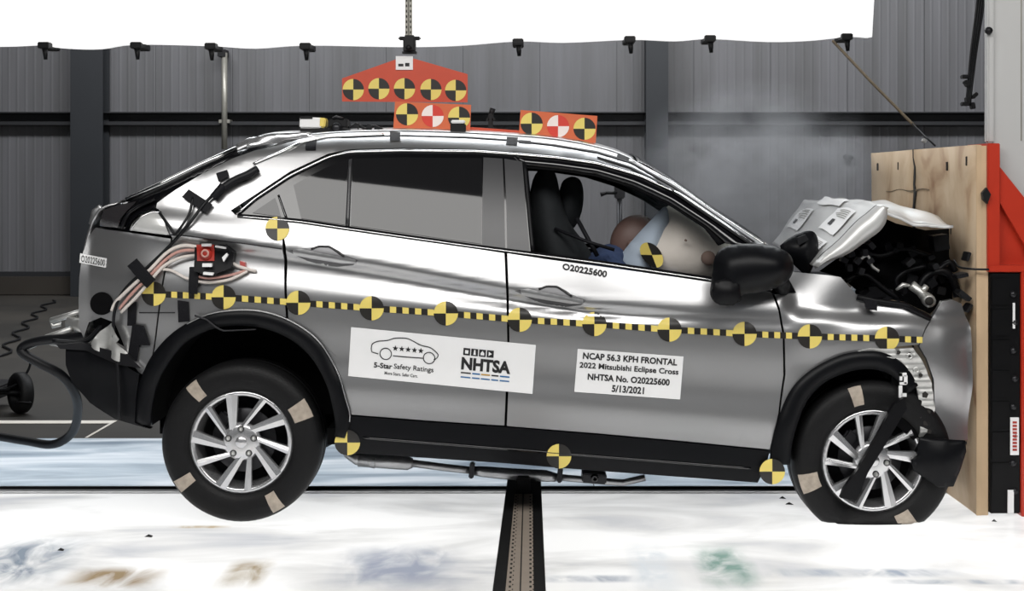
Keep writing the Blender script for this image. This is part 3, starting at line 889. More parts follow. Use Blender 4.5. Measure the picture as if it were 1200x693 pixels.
# crumpled foil-like edge of the spoiler
ps = [(268, 180), (274, 172), (282, 176), (276, 184), (300, 180), (322, 172), (340, 176), (352, 165), (372, 160), (358, 156), (330, 158), (304, 161), (290, 163), (276, 170)]
pillow('spoiler_end', pxp([(272, 182), (277, 169), (290, 162), (306, 159), (330, 156), (358, 155), (372, 160), (350, 165), (325, 172), (300, 179), (284, 184)], .30), .30, .03, M['alloy'], CAR, .012, .5, .05, True, .02)
trim('tailgate_glass_trim', [(150, 236), (190, 218), (235, 196), (272, 179), (300, 172), (326, 168), (300, 178), (272, 188), (240, 204), (205, 225), (186, 239), (184, 243), (165, 249), (152, 262), (146, 268), (120, 265), (123, 244)], M['gloss_black'], .012)
strip('gutter_highlight', [(296, 191), (328, 177), (350, 165.5), (380, 159), (450, 156)], [(297, 193), (330, 179), (352, 168), (382, 161), (450, 158)], M['chrome'], CAR, -.008, 40, .01, True)  # bright strip standing in for the highlight along the gutter edge
lamp = trim('tail_lamp', [(152, 270), (157, 260), (166, 252), (178, 247), (187, 247), (193, 262), (199, 276)], M['lens'], -.004, CAR, .03, step=.012, bstep=.01)
trim('smoked_lens', [(117, 265), (122, 246), (136, 241), (160, 236), (148, 248), (140, 258), (138, 267)], M['lens_dark'], -.006, CAR, .03)
strip('lens_rim', [(152, 270), (157, 260), (166, 252), (178, 247), (187, 247)], [(154, 271), (159, 262), (167, 254), (178, 249.5), (187, 249.5)], M['chrome'], lamp, -.010, 14, .006)
strip('lens_rim', [(140, 268), (143, 258), (150, 248), (162, 240), (180, 232)], [(144, 269), (147, 259), (153, 250), (164, 243), (182, 235)], M['black_plastic'], CAR, -.010, 14, .006)
pillow('spoiler_lip', pxp([(104, 262), (108, 246), (116, 240), (122, 244), (116, 262), (110, 268)], .45), .45, .02, M['paint'], CAR, .012)

# door handles
for par, dx, dy in ((rear_door, 0, 0), (front_door, 267, 47)):
    cup = panel('handle_cup', [(336 + dx, 294 + dy), (352 + dx, 291.5 + dy), (366 + dx, 290 + dy), (378 + dx, 288 + dy), (390 + dx, 290.5 + dy), (400 + dx, 297 + dy), (420 + dx, 305 + dy), (414 + dx, 311 + dy), (395 + dx, 313 + dy), (378 + dx, 311 + dy), (360 + dx, 306 + dy)], M['handle_grey'], par, -.002, .006, step=.012, bstep=.008)
    h = panel('door_handle', [(343 + dx, 293 + dy), (352 + dx, 292 + dy), (385 + dx, 299 + dy), (416 + dx, 305 + dy), (417 + dx, 309 + dy), (400 + dx, 309 + dy), (362 + dx, 303 + dy), (344 + dx, 299 + dy)], pa, par, -.026, .02, step=.01, bstep=.007)
    strip('handle_rim', [(364 + dx, 291 + dy), (374 + dx, 287.5 + dy), (386 + dx, 288 + dy), (398 + dx, 295 + dy), (404 + dx, 300 + dy)], [(365 + dx, 293 + dy), (374 + dx, 289.5 + dy), (386 + dx, 290 + dy), (396 + dx, 297 + dy), (402 + dx, 301 + dy)], M['gloss_black'], par, -.006, 14, .006)
strip('fuel_flap_seam', [(196, 274.5), (220, 276), (262, 281.5), (330, 291)], [(196, 276), (220, 277.5), (262, 283), (330, 292.5)], M['alloy_dark'], rear_quarter, -.002, 20, .003)
strip('bumper_seam', [(163, 366), (205, 366)], [(163, 367.3), (205, 367.3)], M['alloy_dark'], rear_bumper, -.002, 10, .003)

# wing mirror (near), and the black cowl corner behind it
wm = pillow('wing_mirror', pxp(spline([(836, 318), (838, 303), (846, 292), (862, 287), (885, 286), (908, 289), (926, 298), (931, 312), (927, 326), (915, 336), (893, 343), (872, 346), (868, 354), (856, 358), (840, 356), (833, 346), (834, 332)], 4), -.12), -.10, .085, M['cladding'], CAR, .014, .5, .09)
pillow('mirror_housing_base', pxp([(833, 340), (836, 330), (850, 326), (866, 332), (868, 350), (858, 358), (842, 357), (834, 350)], -.15), -.17, .03, M['black_plastic'], wm, .012, .5, .05)
B().tube([P(915, 325, -.08), P(917, 334, .0), P(916, 338, .08)], [.035, .03, .04], 0, 10).build('mirror_arm', M['black_plastic'], wm)
panel('mirror_foot', [(900, 322), (918, 318), (926, 330), (933, 343), (908, 345), (896, 340)], M['gloss_black'], CAR, -.008, .02)
cw = pillow('cowl_corner', pxp(spline([(914, 288), (925, 279), (940, 272), (952, 271), (958, 279), (959, 293), (955, 306), (947, 323), (936, 316), (924, 304), (916, 296)], 3), .32), .32, .06, M['cladding'], CAR, .014, .5, .06)
B().prism(pxp([(934, 279), (944, 275), (948, 281), (936, 288)], .25), .252, .262).build('cowl_patch', M['alloy_dark'], cw)

# buckled bonnet
def hood_pt(u, v):
    """u along the length 0..1, v across from near edge to far edge"""
    c = math.sin(math.pi * v)
    pr = [(1.24 + .07 * v, 1.105 + .03 * v), (1.33 + .04 * v, 1.19 + .03 * v + .01 * c), (1.43, 1.285 + .02 * v + .02 * c), (1.50 - .02 * v, 1.355 + .012 * v + .012 * c), (1.535 - .03 * v, 1.374 + .014 * c), (1.60, 1.328 + .055 * c), (1.68, 1.292 + .085 * c), (1.76, 1.275 + .10 * c), (1.855 + .04 * c, 1.283 + .045 * c)]
    f = u * (len(pr) - 1); i = min(int(f), len(pr) - 2); t = f - i
    z = pr[i][1] + (pr[i + 1][1] - pr[i][1]) * t + .006 * math.sin(v * 23 + u * 9) * (.3 + u) + .004 * math.sin(u * 31 - v * 11)
    return Vector((pr[i][0] + (pr[i + 1][0] - pr[i][0]) * t, .17 + 1.48 * v, z))


NU, NV = 40, 24; V = []; Fc = []
for i in range(NU + 1):
    for j in range(NV + 1):
        u, v = i / NU, j / NV; p = hood_pt(u, v)
        V.append(p)
for i in range(NU):
    for j in range(NV): Fc.append((i * (NV + 1) + j, (i + 1) * (NV + 1) + j, (i + 1) * (NV + 1) + j + 1, i * (NV + 1) + j + 1))
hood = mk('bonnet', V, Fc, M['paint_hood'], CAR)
sm_ = hood.modifiers.new('gauge', 'SOLIDIFY'); sm_.thickness = .012; sm_.offset = -1
# the folded side flange of the bonnet
V = []; Fc = []
for i in range(21):
    t = i / 20; u = t * .5; a = hood_pt(u, 0)
    d = .012 + .085 * math.sin(math.pi * min(1, t * 1.05)) ** .8 * (.35 + .65 * t)
    V += [a + Vector((0, -.004, .004)), a + Vector((.012 + d * .35, -.02, -d * .45)), a + Vector((.03 * t + d * .55, .0, -d))]
for i in range(20):
    for k in range(2): Fc.append((i * 3 + k, i * 3 + k + 1, (i + 1) * 3 + k + 1, (i + 1) * 3 + k))
fl = mk('bonnet_flange', V, Fc, M['paint_hood'], hood)
s = fl.modifiers.new('gauge', 'SOLIDIFY'); s.thickness = .006
V = []; Fc = []
for i in range(21):
    t = i / 20; a = hood_pt(.03 + t * .44, .02); V += [a + Vector((0, 0, .003)), a + Vector((0, .012, .004))]
for i in range(20): Fc.append((2 * i, 2 * i + 2, 2 * i + 3, 2 * i + 1))
mk('bonnet_seam', V, Fc, M['ink'], hood)


def hood_sheet(name, u0, u1, v0, v1, m, lift=.006, n=8, par=None):
    V = []; Fc = []
    for i in range(n + 1):
        for j in range(n + 1):
            p = hood_pt(u0 + (u1 - u0) * i / n, v0 + (v1 - v0) * j / n); du = .004
            nn = (hood_pt(u0 + .1, .5) - hood_pt(u0, .5)).cross(Vector((0, 1, 0))) * -1
            nn.normalize(); V.append(p - nn * lift if nn.z < 0 else p + nn * lift)
    for i in range(n):
        for j in range(n): Fc.append((i * (n + 1) + j, (i + 1) * (n + 1) + j, (i + 1) * (n + 1) + j + 1, i * (n + 1) + j + 1))
    return mk(name, V, Fc, m, par or hood)


for n_, (u0, u1, v0, v1) in enumerate(((.13, .28, .66, .90), (.17, .33, .12, .36), (.34, .49, .36, .70), (.03, .13, .10, .36))):
    hood_sheet('paper_label', u0, u1, v0, v1, M['white'], .009)
    du, dv = u1 - u0, v1 - v0
    for k in range(5):       # short lines of print and one dark emblem
        hood_sheet('label_print', u0 + du * (.52 + .08 * k), u0 + du * (.55 + .08 * k), v0 + dv * .12, v0 + dv * (.6 + .1 * (k % 3)), M['galv'], .012, 3)
    if n_ < 2: hood_sheet('label_emblem', u0 + du * .2, u0 + du * .42, v0 + dv * .50, v0 + dv * .68, M['ink'], .012, 3)


# engine bay: the dark crushed lump and its loose pieces
eng = pillow('engine_block', pxp([(985, 300), (1005, 268), (1028, 252), (1050, 262), (1085, 270), (1112, 268), (1112, 300), (1122, 330), (1128, 350), (1104, 352), (1090, 368), (1060, 354), (1010, 345), (985, 325), (960, 318)], .55), .55, .10, M['dark'], CAR, .03, .4, .5, False, .05)
rr = random.Random(4)
for k in range(22):
    px, py = rr.uniform(985, 1118), rr.uniform(275, 348); y = rr.uniform(.34, .5); a = P(px, py, y); s = rr.uniform(.010, .034)
    B().box(a.x - s, a.x + s * rr.uniform(.5, 1.6), y - .03, y + .06, a.z - s, a.z + s * rr.uniform(.4, 1.2), 0, rr.uniform(-.8, .8), .003).build('engine_fragment', M['black_plastic' if k % 3 else 'alloy_dark'], CAR)
b = B()
for pts, r in (([(990, 330), (1012, 322), (1035, 338), (1055, 352)], .012), ([(1075, 345), (1085, 325), (1105, 318), (1118, 330), (1122, 348)], .018), ([(1000, 290), (1030, 300), (1060, 292), (1090, 300)], .010), ([(1088, 348), (1096, 322), (1112, 308), (1120, 318)], .014), ([(1060, 345), (1050, 330), (1062, 318), (1085, 312)], .011)):
    b.tube([tuple(q) for q in spline([tuple(P(x, y, .40)) for x, y in pts], 5)], r)
b.build('hose', M['black_plastic'], CAR)
b = B()                                                     # bright bracket and headlamp remains
b.tube([P(1068, 334, .3), P(1078, 342, .3), P(1086, 350, .28)], [.022, .02, .026], 0, 8); b.tube([P(1086, 350, .28), P(1090, 354, .24)], [.03, .028], 0, 10)
b.tube([P(1086, 335, .3), P(1080, 343, .3)], [.014, .016], 0, 6); b.tube([P(1050, 340, .3), P(1058, 334, .3), P(1066, 335, .3)], [.006, .012, .008], 0, 6)
b.build('broken_bracket', M['zinc'], CAR)
B().lathe([(0, -.005), (.018, -.004), (.02, 0)], P(1089, 353, .22), 0, 12).build('bracket_bore', M['hole'], CAR)
b = B()
for px, py in ((988, 305), (996, 298), (1004, 306), (1012, 296), (1018, 306), (994, 314), (1008, 318), (1020, 288), (1000, 285)):
    a = P(px, py, .34); b.box(a.x - .014, a.x + .018, .31, .36, a.z - .012, a.z + .012, 0, px * .7, .002)
b.build('broken_hinge', M['alloy_dark'], CAR)
B().tube([tuple(q) for q in spline([tuple(P(x, y, .32)) for x, y in ((1003, 308), (1016, 300), (1022, 312), (1030, 318))], 5)], .007).build('loose_wire', M['zinc'], CAR)
b = B(); b.tube([surf(1004, 348, .0), surf(1025, 353, -.01), surf(1060, 358, -.01), surf(1090, 374, -.0)], .014, 0, 8); b.build('wing_edge', M['black_plastic'], CAR)
b = B(); a = P(1019, 357, .1); b.prism(pxp([(1012, 350), (1027, 353), (1027, 364), (1014, 362)], .05), .035, .05); b.build('tape_patch', M['tape'], CAR)
b = B(); a = P(1108, 336, .3)
for px, py, s in ((1125, 322, 5), (1128, 345, 6), (1132, 300, 4), (1120, 360, 5), (1133, 360, 4)):
    a = P(px, py, .26); q = s / 260; B().box(a.x - q * .4, a.x + q * .5, .22, .3, a.z - q * 1.5, a.z + q * 1.2, 0, px * .3, .002).build('crushed_bracket', M['alloy_dark'], CAR)

# ------------------------------------------------------------------ wheels
def wheel(cx, cz, rot, flat, lab):
    yf = .02
    w = B().lathe([(0, .10), (.12, .10), (.19, .13)], (cx, yf, cz), 0).build('wheel', M['dark'], CAR); R = .347
    prof = [(.222, .03), (.228, .012), (.25, .004), (.285, -.004), (.315, .0), (.334, .012), (.344, .03), (R, .06), (R, .105), (R - .006, .108), (R - .006, .116), (R, .119), (R, .165), (R - .006, .168), (R - .006, .176), (R, .179), (R - .002, .2), (.334, .222), (.30, .235), (.23, .225), (.21, .2)]
    n = 72; V = []; Fc = []; fm = []
    marks = [math.radians(a) for a in ((129, 28, -35 - 180 + 360 + 0 - 180 + 180, -60) if not flat else (105, 197, -63))]
    if not flat: marks = [math.radians(a) for a in (129, 28, 215, -60)]
    for i, (r, y) in enumerate(prof):
        for k in range(n):
            a = 2 * math.pi * k / n; x, z, yy = cx + r * math.cos(a), cz + r * math.sin(a), y + yf
            if flat and z < .004:
                e = .004 - z; z = .003 + .004 * (i % 2); yy += (-1 if y < .11 else 1) * e * .35; x += e * .25 * math.copysign(1, math.cos(a)) * abs(math.cos(a))
            V.append((x, yy, z))
    for i in range(len(prof) - 1):
        for k in range(n):
            Fc.append((i * n + k, i * n + (k + 1) % n, (i + 1) * n + (k + 1) % n, (i + 1) * n + k))
            a = 2 * math.pi * (k + .5) / n; hit = any(abs((a - m + math.pi) % (2 * math.pi) - math.pi) < .10 for m in marks)
            fm.append(1 if hit and 2 <= i <= 4 else 0)
    t = mk('tyre', V, Fc, [M['rubber'], M['tyremark']], w, True, fm)
    B().lathe([(.224, .032), (.222, .022), (.206, .020), (.200, .028), (.197, .05), (.19, .075), (.186, .16), (.19, .2)], (cx, yf, cz), 0).build('rim', M['alloy'], w)
    b = B(); b.lathe([(.05, .085), (.135, .085), (.14, .09)], (cx, yf, cz)); b.box(cx - .12, cx - .06, yf + .07, yf + .1, cz + .05, cz + .12, 0, .6, .01)
    b.build('brake_disc', M['alloy_dark'], w)
    b = B()
    def pol(r, a): return (cx + r * math.cos(a), cz + r * math.sin(a))
    for k in range(5):
        b0 = math.radians(-72 * k + rot)
        for (r0, a0, w0, r1, a1, w1) in ((.055, 131, .026, .210, 101, .052), (.066, 86, .018, .208, 62, .030)):
            p0, p1 = pol(r0, b0 + math.radians(a0)), pol(r1, b0 + math.radians(a1))
            dx, dz = p1[0] - p0[0], p1[1] - p0[1]; L = math.hypot(dx, dz); nx, nz = -dz / L, dx / L
            V = []
            for (p, ww, y) in ((p0, w0, .026), (p0, w0, .05), (p1, w1, .020), (p1, w1, .05)):
                V += [(p[0] + nx * ww / 2, yf + y, p[1] + nz * ww / 2), (p[0] - nx * ww / 2, yf + y, p[1] - nz * ww / 2)]
            V += [(p0[0], yf + .022, p0[1]), (p1[0], yf + .014, p1[1])]
            B().add(V, [(0, 8, 9, 4), (8, 1, 5, 9), (0, 4, 6, 2), (1, 3, 7, 5), (2, 6, 7, 3), (0, 2, 3, 1, 8), (4, 9, 5, 7, 6)]).build('spoke', M['alloy'], w)
    B().lathe([(0, .02), (.03, .02), (.068, .022), (.080, .03), (.084, .05)], (cx, yf, cz), 0, 40).build('hub', M['alloy'], w)
    B().lathe([(0, .014), (.022, .015), (.026, .02)], (cx, yf, cz), 0, 24).build('hub_cap', M['alloy'], w)
    for k in range(5):
        a = math.radians(90 + 72 * k + rot); p = pol(.058, a)
        if flat and k in (1, 2): continue
        b = B(); b.lathe([(0, -.002), (.006, 0), (.008, .006), (.010, .012)], (p[0], yf + .006, p[1]), 1, 10); b.lathe([(.010, .013), (.0145, .0125), (.0145, .02)], (p[0], yf + .006, p[1]), 0, 12)
        b.build('lug_nut', [M['gloss_black'], M['zinc']], w)
    return w


c = P(283, 520.5, .05); wr = wheel(c.x, .350, 0, False, '')
c2 = P(1023, 540, .05); wf_ = wheel(c2.x, c2.z, -26, True, '')
for w in (wr, wf_):                                         # far-side wheels
    d = w.copy(); link(d, CAR); d.scale = (1, -1, 1)
    for ch in w.children:
        e = ch.copy(); link(e, d)
# torn black bar across the front wheel
b = B(); b.prism(pxp([(1046, 474), (1058, 466), (1062, 478), (1038, 518), (1016, 554), (1003, 586), (984, 583), (988, 572), (1004, 550), (1028, 508)], -.03), -.045, -.015)
b.build('broken_strut', M['black_plastic'], CAR)

# exhaust and underside tubes
b = B(); Ye = .62
b.tube([P(405, 531, Ye), P(418, 538, Ye), P(440, 541, Ye)], [.02, .03, .035]); b.tube([P(420, 539, Ye), P(478, 543, Ye), P(484, 543, Ye)], [.034, .034, .022])
b.tube([P(482, 543, Ye), P(520, 548, Ye), P(556, 552, Ye)], .018); b.tube([P(556, 552, Ye), P(566, 553, Ye), P(600, 556, Ye), P(640, 558, Ye), P(652, 560, Ye)], [.022, .026, .028, .028, .02])
b.tube([P(650, 559, Ye), P(690, 563, Ye), P(730, 566, Ye), P(756, 560, Ye)], .016)
b.build('exhaust_pipe', M['steel'], CAR)
b = B()
for px, py in ((553, 551), (656, 556)): a = P(px, py, Ye); B().box(a.x - .012, a.x + .012, Ye - .035, Ye + .03, a.z - .035, a.z + .035, 0, .1, .005).build('pipe_clamp', M['alloy_dark'], CAR)
a = P(695, 561, .3); b.box(a.x - .05, a.x + .06, .28, .4, a.z - .02, a.z + .022, 0, .08, .006)
b.build('exhaust_bracket', M['alloy_dark'], CAR)
b = B(); a = P(697, 561, .27); b.lathe([(.004, 0), (.008, -.006), (.016, -.006), (.018, .01)], a, 0, 14); b.build('mounting_bolt', M['gloss_black'], CAR)

# ------------------------------------------------------------------ cabin
s1 = pillow('seat', pxp(spline([(622, 330), (618, 290), (619, 245), (624, 212), (634, 197), (646, 196), (653, 210), (658, 235), (668, 262), (690, 292), (705, 330)], 3), .45), .45, .20, M['fabric'], CAR, .03, .4, .24)
pillow('head_restraint', pxp(spline([(656, 222), (660, 212), (670, 207), (680, 211), (684, 226), (682, 248), (674, 266), (662, 272), (652, 268), (648, 250)], 3), .50), .52, .10, M['fabric'], CAR, .02, .5, .12)
s2 = pillow('seat', pxp(spline([(640, 330), (636, 290), (638, 255), (650, 240), (664, 250), (676, 280), (690, 330)], 3), 1.35), 1.35, .24, M['fabric'], CAR, .03, .4, .2)
b = B(); b.tube([P(676, 256, .36), P(690, 282, .33), P(700, 300, .3)], .010); b.tube([P(650, 268, .3), P(690, 284, .26), P(720, 293, .24)], .008, 0, 6); b.build('seat_belt', M['tape'], CAR)
b = B(); b.box(P(770, 0, .5).x, P(900, 0, .5).x, .14, 1.66, .62, .98, 0, .1, .05); b.build('dashboard', M['fabric'], CAR)
b = B()
ctr = P(775, 320, 1.3)
ring = [(ctr.x + .17 * math.sin(a) * .35, 1.3 + .18 * math.cos(a), ctr.z + .17 * math.sin(a)) for a in [2 * math.pi * k / 24 for k in range(25)]]
b.tube(ring, .016); b.tube([(ctr.x, 1.3, ctr.z), (ctr.x + .25, 1.3, ctr.z - .08)], .03); b.build('steering_wheel', M['fabric'], CAR)
ab = pillow('airbag', pxp(spline([(724, 330), (722, 312), (729, 298), (745, 277), (764, 257), (780, 243), (796, 240), (820, 252), (845, 276), (868, 300), (872, 330), (800, 345)], 4), .5), .5, .20, M['airbag'], CAR, .022, .6, .35)
pillow('airbag_fold', pxp(spline([(722, 332), (721, 312), (729, 297), (745, 277), (764, 257), (780, 242), (784, 262), (779, 285), (772, 310), (770, 335)], 4), .40), .40, .09, M['airbag_blue'], ab, .018, .6, .05)
a = P(831, 303, .26); B().lathe([(0, -.003), (.03, -.002), (.033, .03)], a, 0, 20).build('vent_hole', M['vent'], ab)
a = P(804, 282, .27); B().lathe([(0, -.003), (.005, -.002), (.006, .02)], a, 0, 10).build('vent_stitch', M['vent'], ab)
cc = P(764, 299, .28)
Vv, Ff, fm = disc_fan(lambda dx, dy: (cc.x + dx / 265 * .85 + dy / 700, .275 + .03 * abs(dx) / 16, cc.z - dy / 265), 15, [0, 1, 0, 1])
mk('target_sticker', Vv, Ff, [M['tblack'], M['yellow']], ab, True, fm)

# crash dummy slumped into the airbag (skin-modifier figure)
dm = thing('crash_dummy', 'crash test dummy slumped forward into the pale airbag on the near front seat', 'dummy', P(690, 330, .5))
base = dm.location
jo = {'pelvis': (0, 0, -.1, .13), 'waist': (.04, 0, .02, .13), 'chest': (.09, 0, .09, .13), 'neck': (.16, 0, .17, .055), 
      'shL': (.09, -.16, .09, .055), 'elL': (.22, -.2, -.03, .045), 'haL': (.40, -.16, .04, .035), 'shR': (.09, .16, .09, .055), 'elR': (.22, .2, -.03, .045), 'haR': (.40, .16, .08, .035),
      'hiL': (.05, -.10, -.12, .08), 'knL': (.42, -.12, -.02, .065), 'anL': (.52, -.12, -.36, .045), 'hiR': (.05, .10, -.12, .08), 'knR': (.42, .12, -.02, .065), 'anR': (.52, .12, -.36, .045)}
ks = list(jo); ed = [('pelvis', 'waist'), ('waist', 'chest'), ('chest', 'neck'), ('chest', 'shL'), ('shL', 'elL'), ('elL', 'haL'), ('chest', 'shR'), ('shR', 'elR'), ('elR', 'haR'), ('pelvis', 'hiL'), ('hiL', 'knL'), ('knL', 'anL'), ('pelvis', 'hiR'), ('hiR', 'knR'), ('knR', 'anR')]
me = bpy.data.meshes.new('dummy_body')
me.from_pydata([jo[k][:3] for k in ks], [(ks.index(a), ks.index(c)) for a, c in ed], [])
ob = bpy.data.objects.new('dummy_body', me); link(ob, dm)
ob.modifiers.new('skin', 'SKIN'); ob.modifiers.new('smooth', 'SUBSURF').render_levels = 2
for i, k in enumerate(ks):
    me.skin_vertices[0].data[i].radius = (jo[k][3], jo[k][3])
me.skin_vertices[0].data[0].use_root = True
me.materials.append(M['blue_cloth'])
# head and its vinyl skin with nose, brow and chin
hv = bmesh.new(); bmesh.ops.create_uvsphere(hv, u_segments=24, v_segments=16, radius=1)
for v in hv.verts:
    x, y, z = v.co
    nose = .22 * math.exp(-((y / .18) ** 2 + ((z + .1) / .22) ** 2)) if x > .6 else 0
    chin = .12 * math.exp(-((z + .75) / .3) ** 2) if x > .2 else 0
    eye = -.07 * math.exp(-(((abs(y) - .35) / .15) ** 2 + ((z - .12) / .1) ** 2)) if x > .5 else 0
    v.co = ((x * (1 + nose + chin + eye)) * .112, y * .085, z * .128)
R = Matrix.Rotation(.5, 3, 'Y'); hc = P(744, 283, .5)
hv.verts.index_update()
mk('head', [R @ v.co + hc for v in hv.verts], [[v.index for v in f.verts] for f in hv.faces], M['skin'], dm); hv.free()
for s in (-1, 1):
    B().lathe([(0, -.006), (.012, -.006), (.024, -.002), (.02, .006)], (hc.x - .02, hc.y + s * .088, hc.z - .01), 0, 12).build('ear', M['skin'], dm)

# ------------------------------------------------------------------ stickers, tape, lettering on the flank
def q4(c):
    """unit square (u right, v down) to pixels on the flank, corners TL TR BR BL"""
    tl, tr, br, bl = [np.array(x, float) for x in c]
    return lambda u, v: (tl * (1 - u) + tr * u) * (1 - v) + (bl * (1 - u) + br * u) * v


def decal_quad(name, c, m, par, off, nu=14, nv=5):
    f = q4(c); V = [surf(*f(i / nu, j / nv), off) for j in range(nv + 1) for i in range(nu + 1)]
    Fc = [(j * (nu + 1) + i, (j + 1) * (nu + 1) + i, (j + 1) * (nu + 1) + i + 1, j * (nu + 1) + i + 1) for j in range(nv) for i in range(nu)]
    return mk(name, V, Fc, m, par)


def decal_text(s, c, box, m, par, off, bold=.0):
    f = q4(c); V, Fc = text_mesh(s, bold); u0, v0, u1, v1 = box
    mk('lettering', [surf(*f(u0 + (u1 - u0) * x, v1 + (v0 - v1) * y), off) for x, y in V], Fc, m, par, False)


def decal_line(pts, c, wpx, m, par, off, name='outline'):
    f = q4(c); pp = [np.array(f(u, v)) for u, v in pts]; V = []; Fc = []
    for i, p in enumerate(pp):
        t = pp[min(i + 1, len(pp) - 1)] - pp[max(i - 1, 0)]; t = t / (np.linalg.norm(t) + 1e-9); n = np.array((-t[1], t[0])) * wpx / 2
        V += [surf(*(p + n), off), surf(*(p - n), off)]
    for i in range(len(pp) - 1): Fc.append((2 * i, 2 * i + 1, 2 * i + 3, 2 * i + 2))
    return V, Fc


def target_on(px, py, r, par=CAR, off=-.004, mats=None, name='target_sticker'):
    V, Fc, fm = disc_fan(lambda dx, dy: surf(px + dx, py + dy, off), r, [1, 0, 1, 0])
    return mk(name, V, Fc, mats or [M['yellow'], M['tblack']], par, True, fm)


cs = [(180, 344.5), (262, 348.5), (349.5, 355), (435.5, 361.5), (522.5, 367.5), (609, 375), (696.5, 380), (784.5, 386.5), (872.5, 391.5), (949, 394.5), (1039.5, 397)]
for px, py in cs: target_on(px, py, 14.3)
target_on(325, 268, 14)
target_on(407, 519, 15, off=-.012); target_on(655, 535, 14.5, off=-.012)
target_on(905, 553, 15, off=-.03)


def checker(a, c, x0, x1):
    f = lambda x: a[1] + (c[1] - a[1]) * (x - a[0]) / (c[0] - a[0])
    n = max(1, round((x1 - x0) / 7.2)); V = []; Fc = []; fm = []
    for k in range(n + 1):
        x = x0 + (x1 - x0) * k / n; y = f(x); V += [surf(x, y - 3.6, -.0035), surf(x, y + 3.6, -.0035)]
    for k in range(n): Fc.append((2 * k, 2 * k + 1, 2 * k + 3, 2 * k + 2)); fm.append(k % 2)
    mk('checked_tape', V, Fc, [M['tblack'], M['yellow']], CAR, True, fm)


for a, c in zip(cs[:-1], cs[1:]): checker(a, c, a[0] + 14, c[0] - 14)
checker(cs[-1], (1090, 399), 1054, 1081)

# placards
C1 = [(411.5, 383.5), (628, 404.5), (624, 462), (408, 441)]
p1 = decal_quad('placard', C1, M['white'], CAR, -.004, 24, 7)
f = decal_line
car_o = [(.115, .40), (.12, .30), (.15, .235), (.20, .20), (.235, .145), (.27, .125), (.31, .125), (.345, .175), (.385, .235), (.43, .26), (.462, .33), (.478, .40), (.468, .475), (.455, .50)]
vs, fs = f([(float(a), float(b_)) for a, b_ in spline(car_o, 4)], C1, 1.1, None, None, -.006); mk('car_outline', vs, fs, M['ink'], p1)
vs, fs = f([(.235, .50), (.30, .50), (.40, .49)], C1, 1.1, None, None, -.006); mk('car_outline', vs, fs, M['ink'], p1)
vs, fs = f([(.115, .40), (.12, .465), (.155, .49)], C1, 1.1, None, None, -.006); mk('car_outline', vs, fs, M['ink'], p1)
for cu in (.195, .43):
    vs, fs = f([(cu + .031 * math.cos(k * .3), .475 + .115 * math.sin(k * .3)) for k in range(22)], C1, 1.1, None, None, -.006); mk('wheel_outline', vs, fs, M['ink'], p1)
ff = q4(C1)
for k in range(5):
    cu, cv = .245 + .0345 * k, .345 - .0 * k; V = [surf(*ff(cu, cv), -.006)]
    for i in range(10):
        r = (1 if i % 2 == 0 else .42); a = -math.pi / 2 + i * math.pi / 5; V.append(surf(*ff(cu + .0165 * r * math.cos(a), cv + .062 * r * math.sin(a)), -.006))
    mk('star', V, [(0, 1 + i, 1 + (i + 1) % 10) for i in range(10)], M['ink'], p1, False)
decal_text('5-Star', C1, (.135, .665, .235, .775), M['ink'], p1, -.006, .03)
decal_text('Safety Ratings', C1, (.243, .655, .458, .79), M['ink'], p1, -.006, .012)
decal_text('More Stars. Safer Cars.', C1, (.195, .83, .375, .895), M['ink'], p1, -.006, .01)
for k in range(4):
    u0 = .612 + .0425 * k
    decal_quad('logo_square', [ff(u0, .20), ff(u0 + .037, .20), ff(u0 + .037, .345), ff(u0, .345)], M['ink'], p1, -.0055, 2, 2)
    cu = u0 + .0185
    sh = [[(-.009, -.03), (.009, -.03), (.009, .04), (-.009, .04)], [(-.003, -.05), (.004, -.05), (.007, .05), (-.006, .05)], [(-.010, .0), (0, -.045), (.010, .0), (.010, .045), (-.010, .045)], [(-.009, -.045), (.009, .0), (-.009, .045)]][k]
    V = [surf(*ff(cu + a, .272 + c_), -.0065) for a, c_ in sh]; mk('logo_mark', V, [tuple(range(len(V)))], M['white'], p1, False)
decal_text('NHTSA', C1, (.606, .385, .872, .645), M['ink'], p1, -.006, .045)
for k, (a, c_, m) in enumerate(((.606, .66, 'ink'), (.668, .71, 'ink_teal'), (.716, .765, 'ink_ochre'), (.772, .81, 'ink'), (.818, .87, 'ink_teal'))):
    for row, (v0, v1) in enumerate(((.69, .718), (.78, .805))):
        decal_quad('small_print', [ff(a, v0), ff(c_, v0), ff(c_, v1), ff(a, v1)], M[m if row == 0 else 'ink_teal'], p1, -.006, 2, 1)
C2 = [(677, 409), (801, 418), (797, 468.5), (673, 459.5)]
p2 = decal_quad('placard', C2, M['white'], CAR, -.004, 14, 6)
decal_text('NCAP 56.3 KPH FRONTAL', C2, (.055, .07, .945, .225), M['ink'], p2, -.006, .032)
decal_text('2022 Mitsubishi Eclipse Cross', C2, (.03, .30, .965, .47), M['ink'], p2, -.006, .025)
decal_text('NHTSA No. O20225600', C2, (.115, .545, .89, .70), M['ink'], p2, -.006, .032)
decal_text('5/13/2021', C2, (.35, .775, .655, .94), M['ink'], p2, -.006, .032)
C3 = [(658, 306), (714, 316), (712, 328), (657, 318)]
p3 = decal_text('O20225600', C3, (.03, .15, .97, .80), M['ink'], front_door, -.004, .035)
C4 = [(94, 297), (125, 303), (124, 314), (93, 308)]
p4 = decal_quad('number_strip', C4, M['white'], rear_bumper, -.004, 8, 3)
decal_text('O20225600', C4, (.05, .16, .95, .84), M['ink'], p4, -.009, .0)

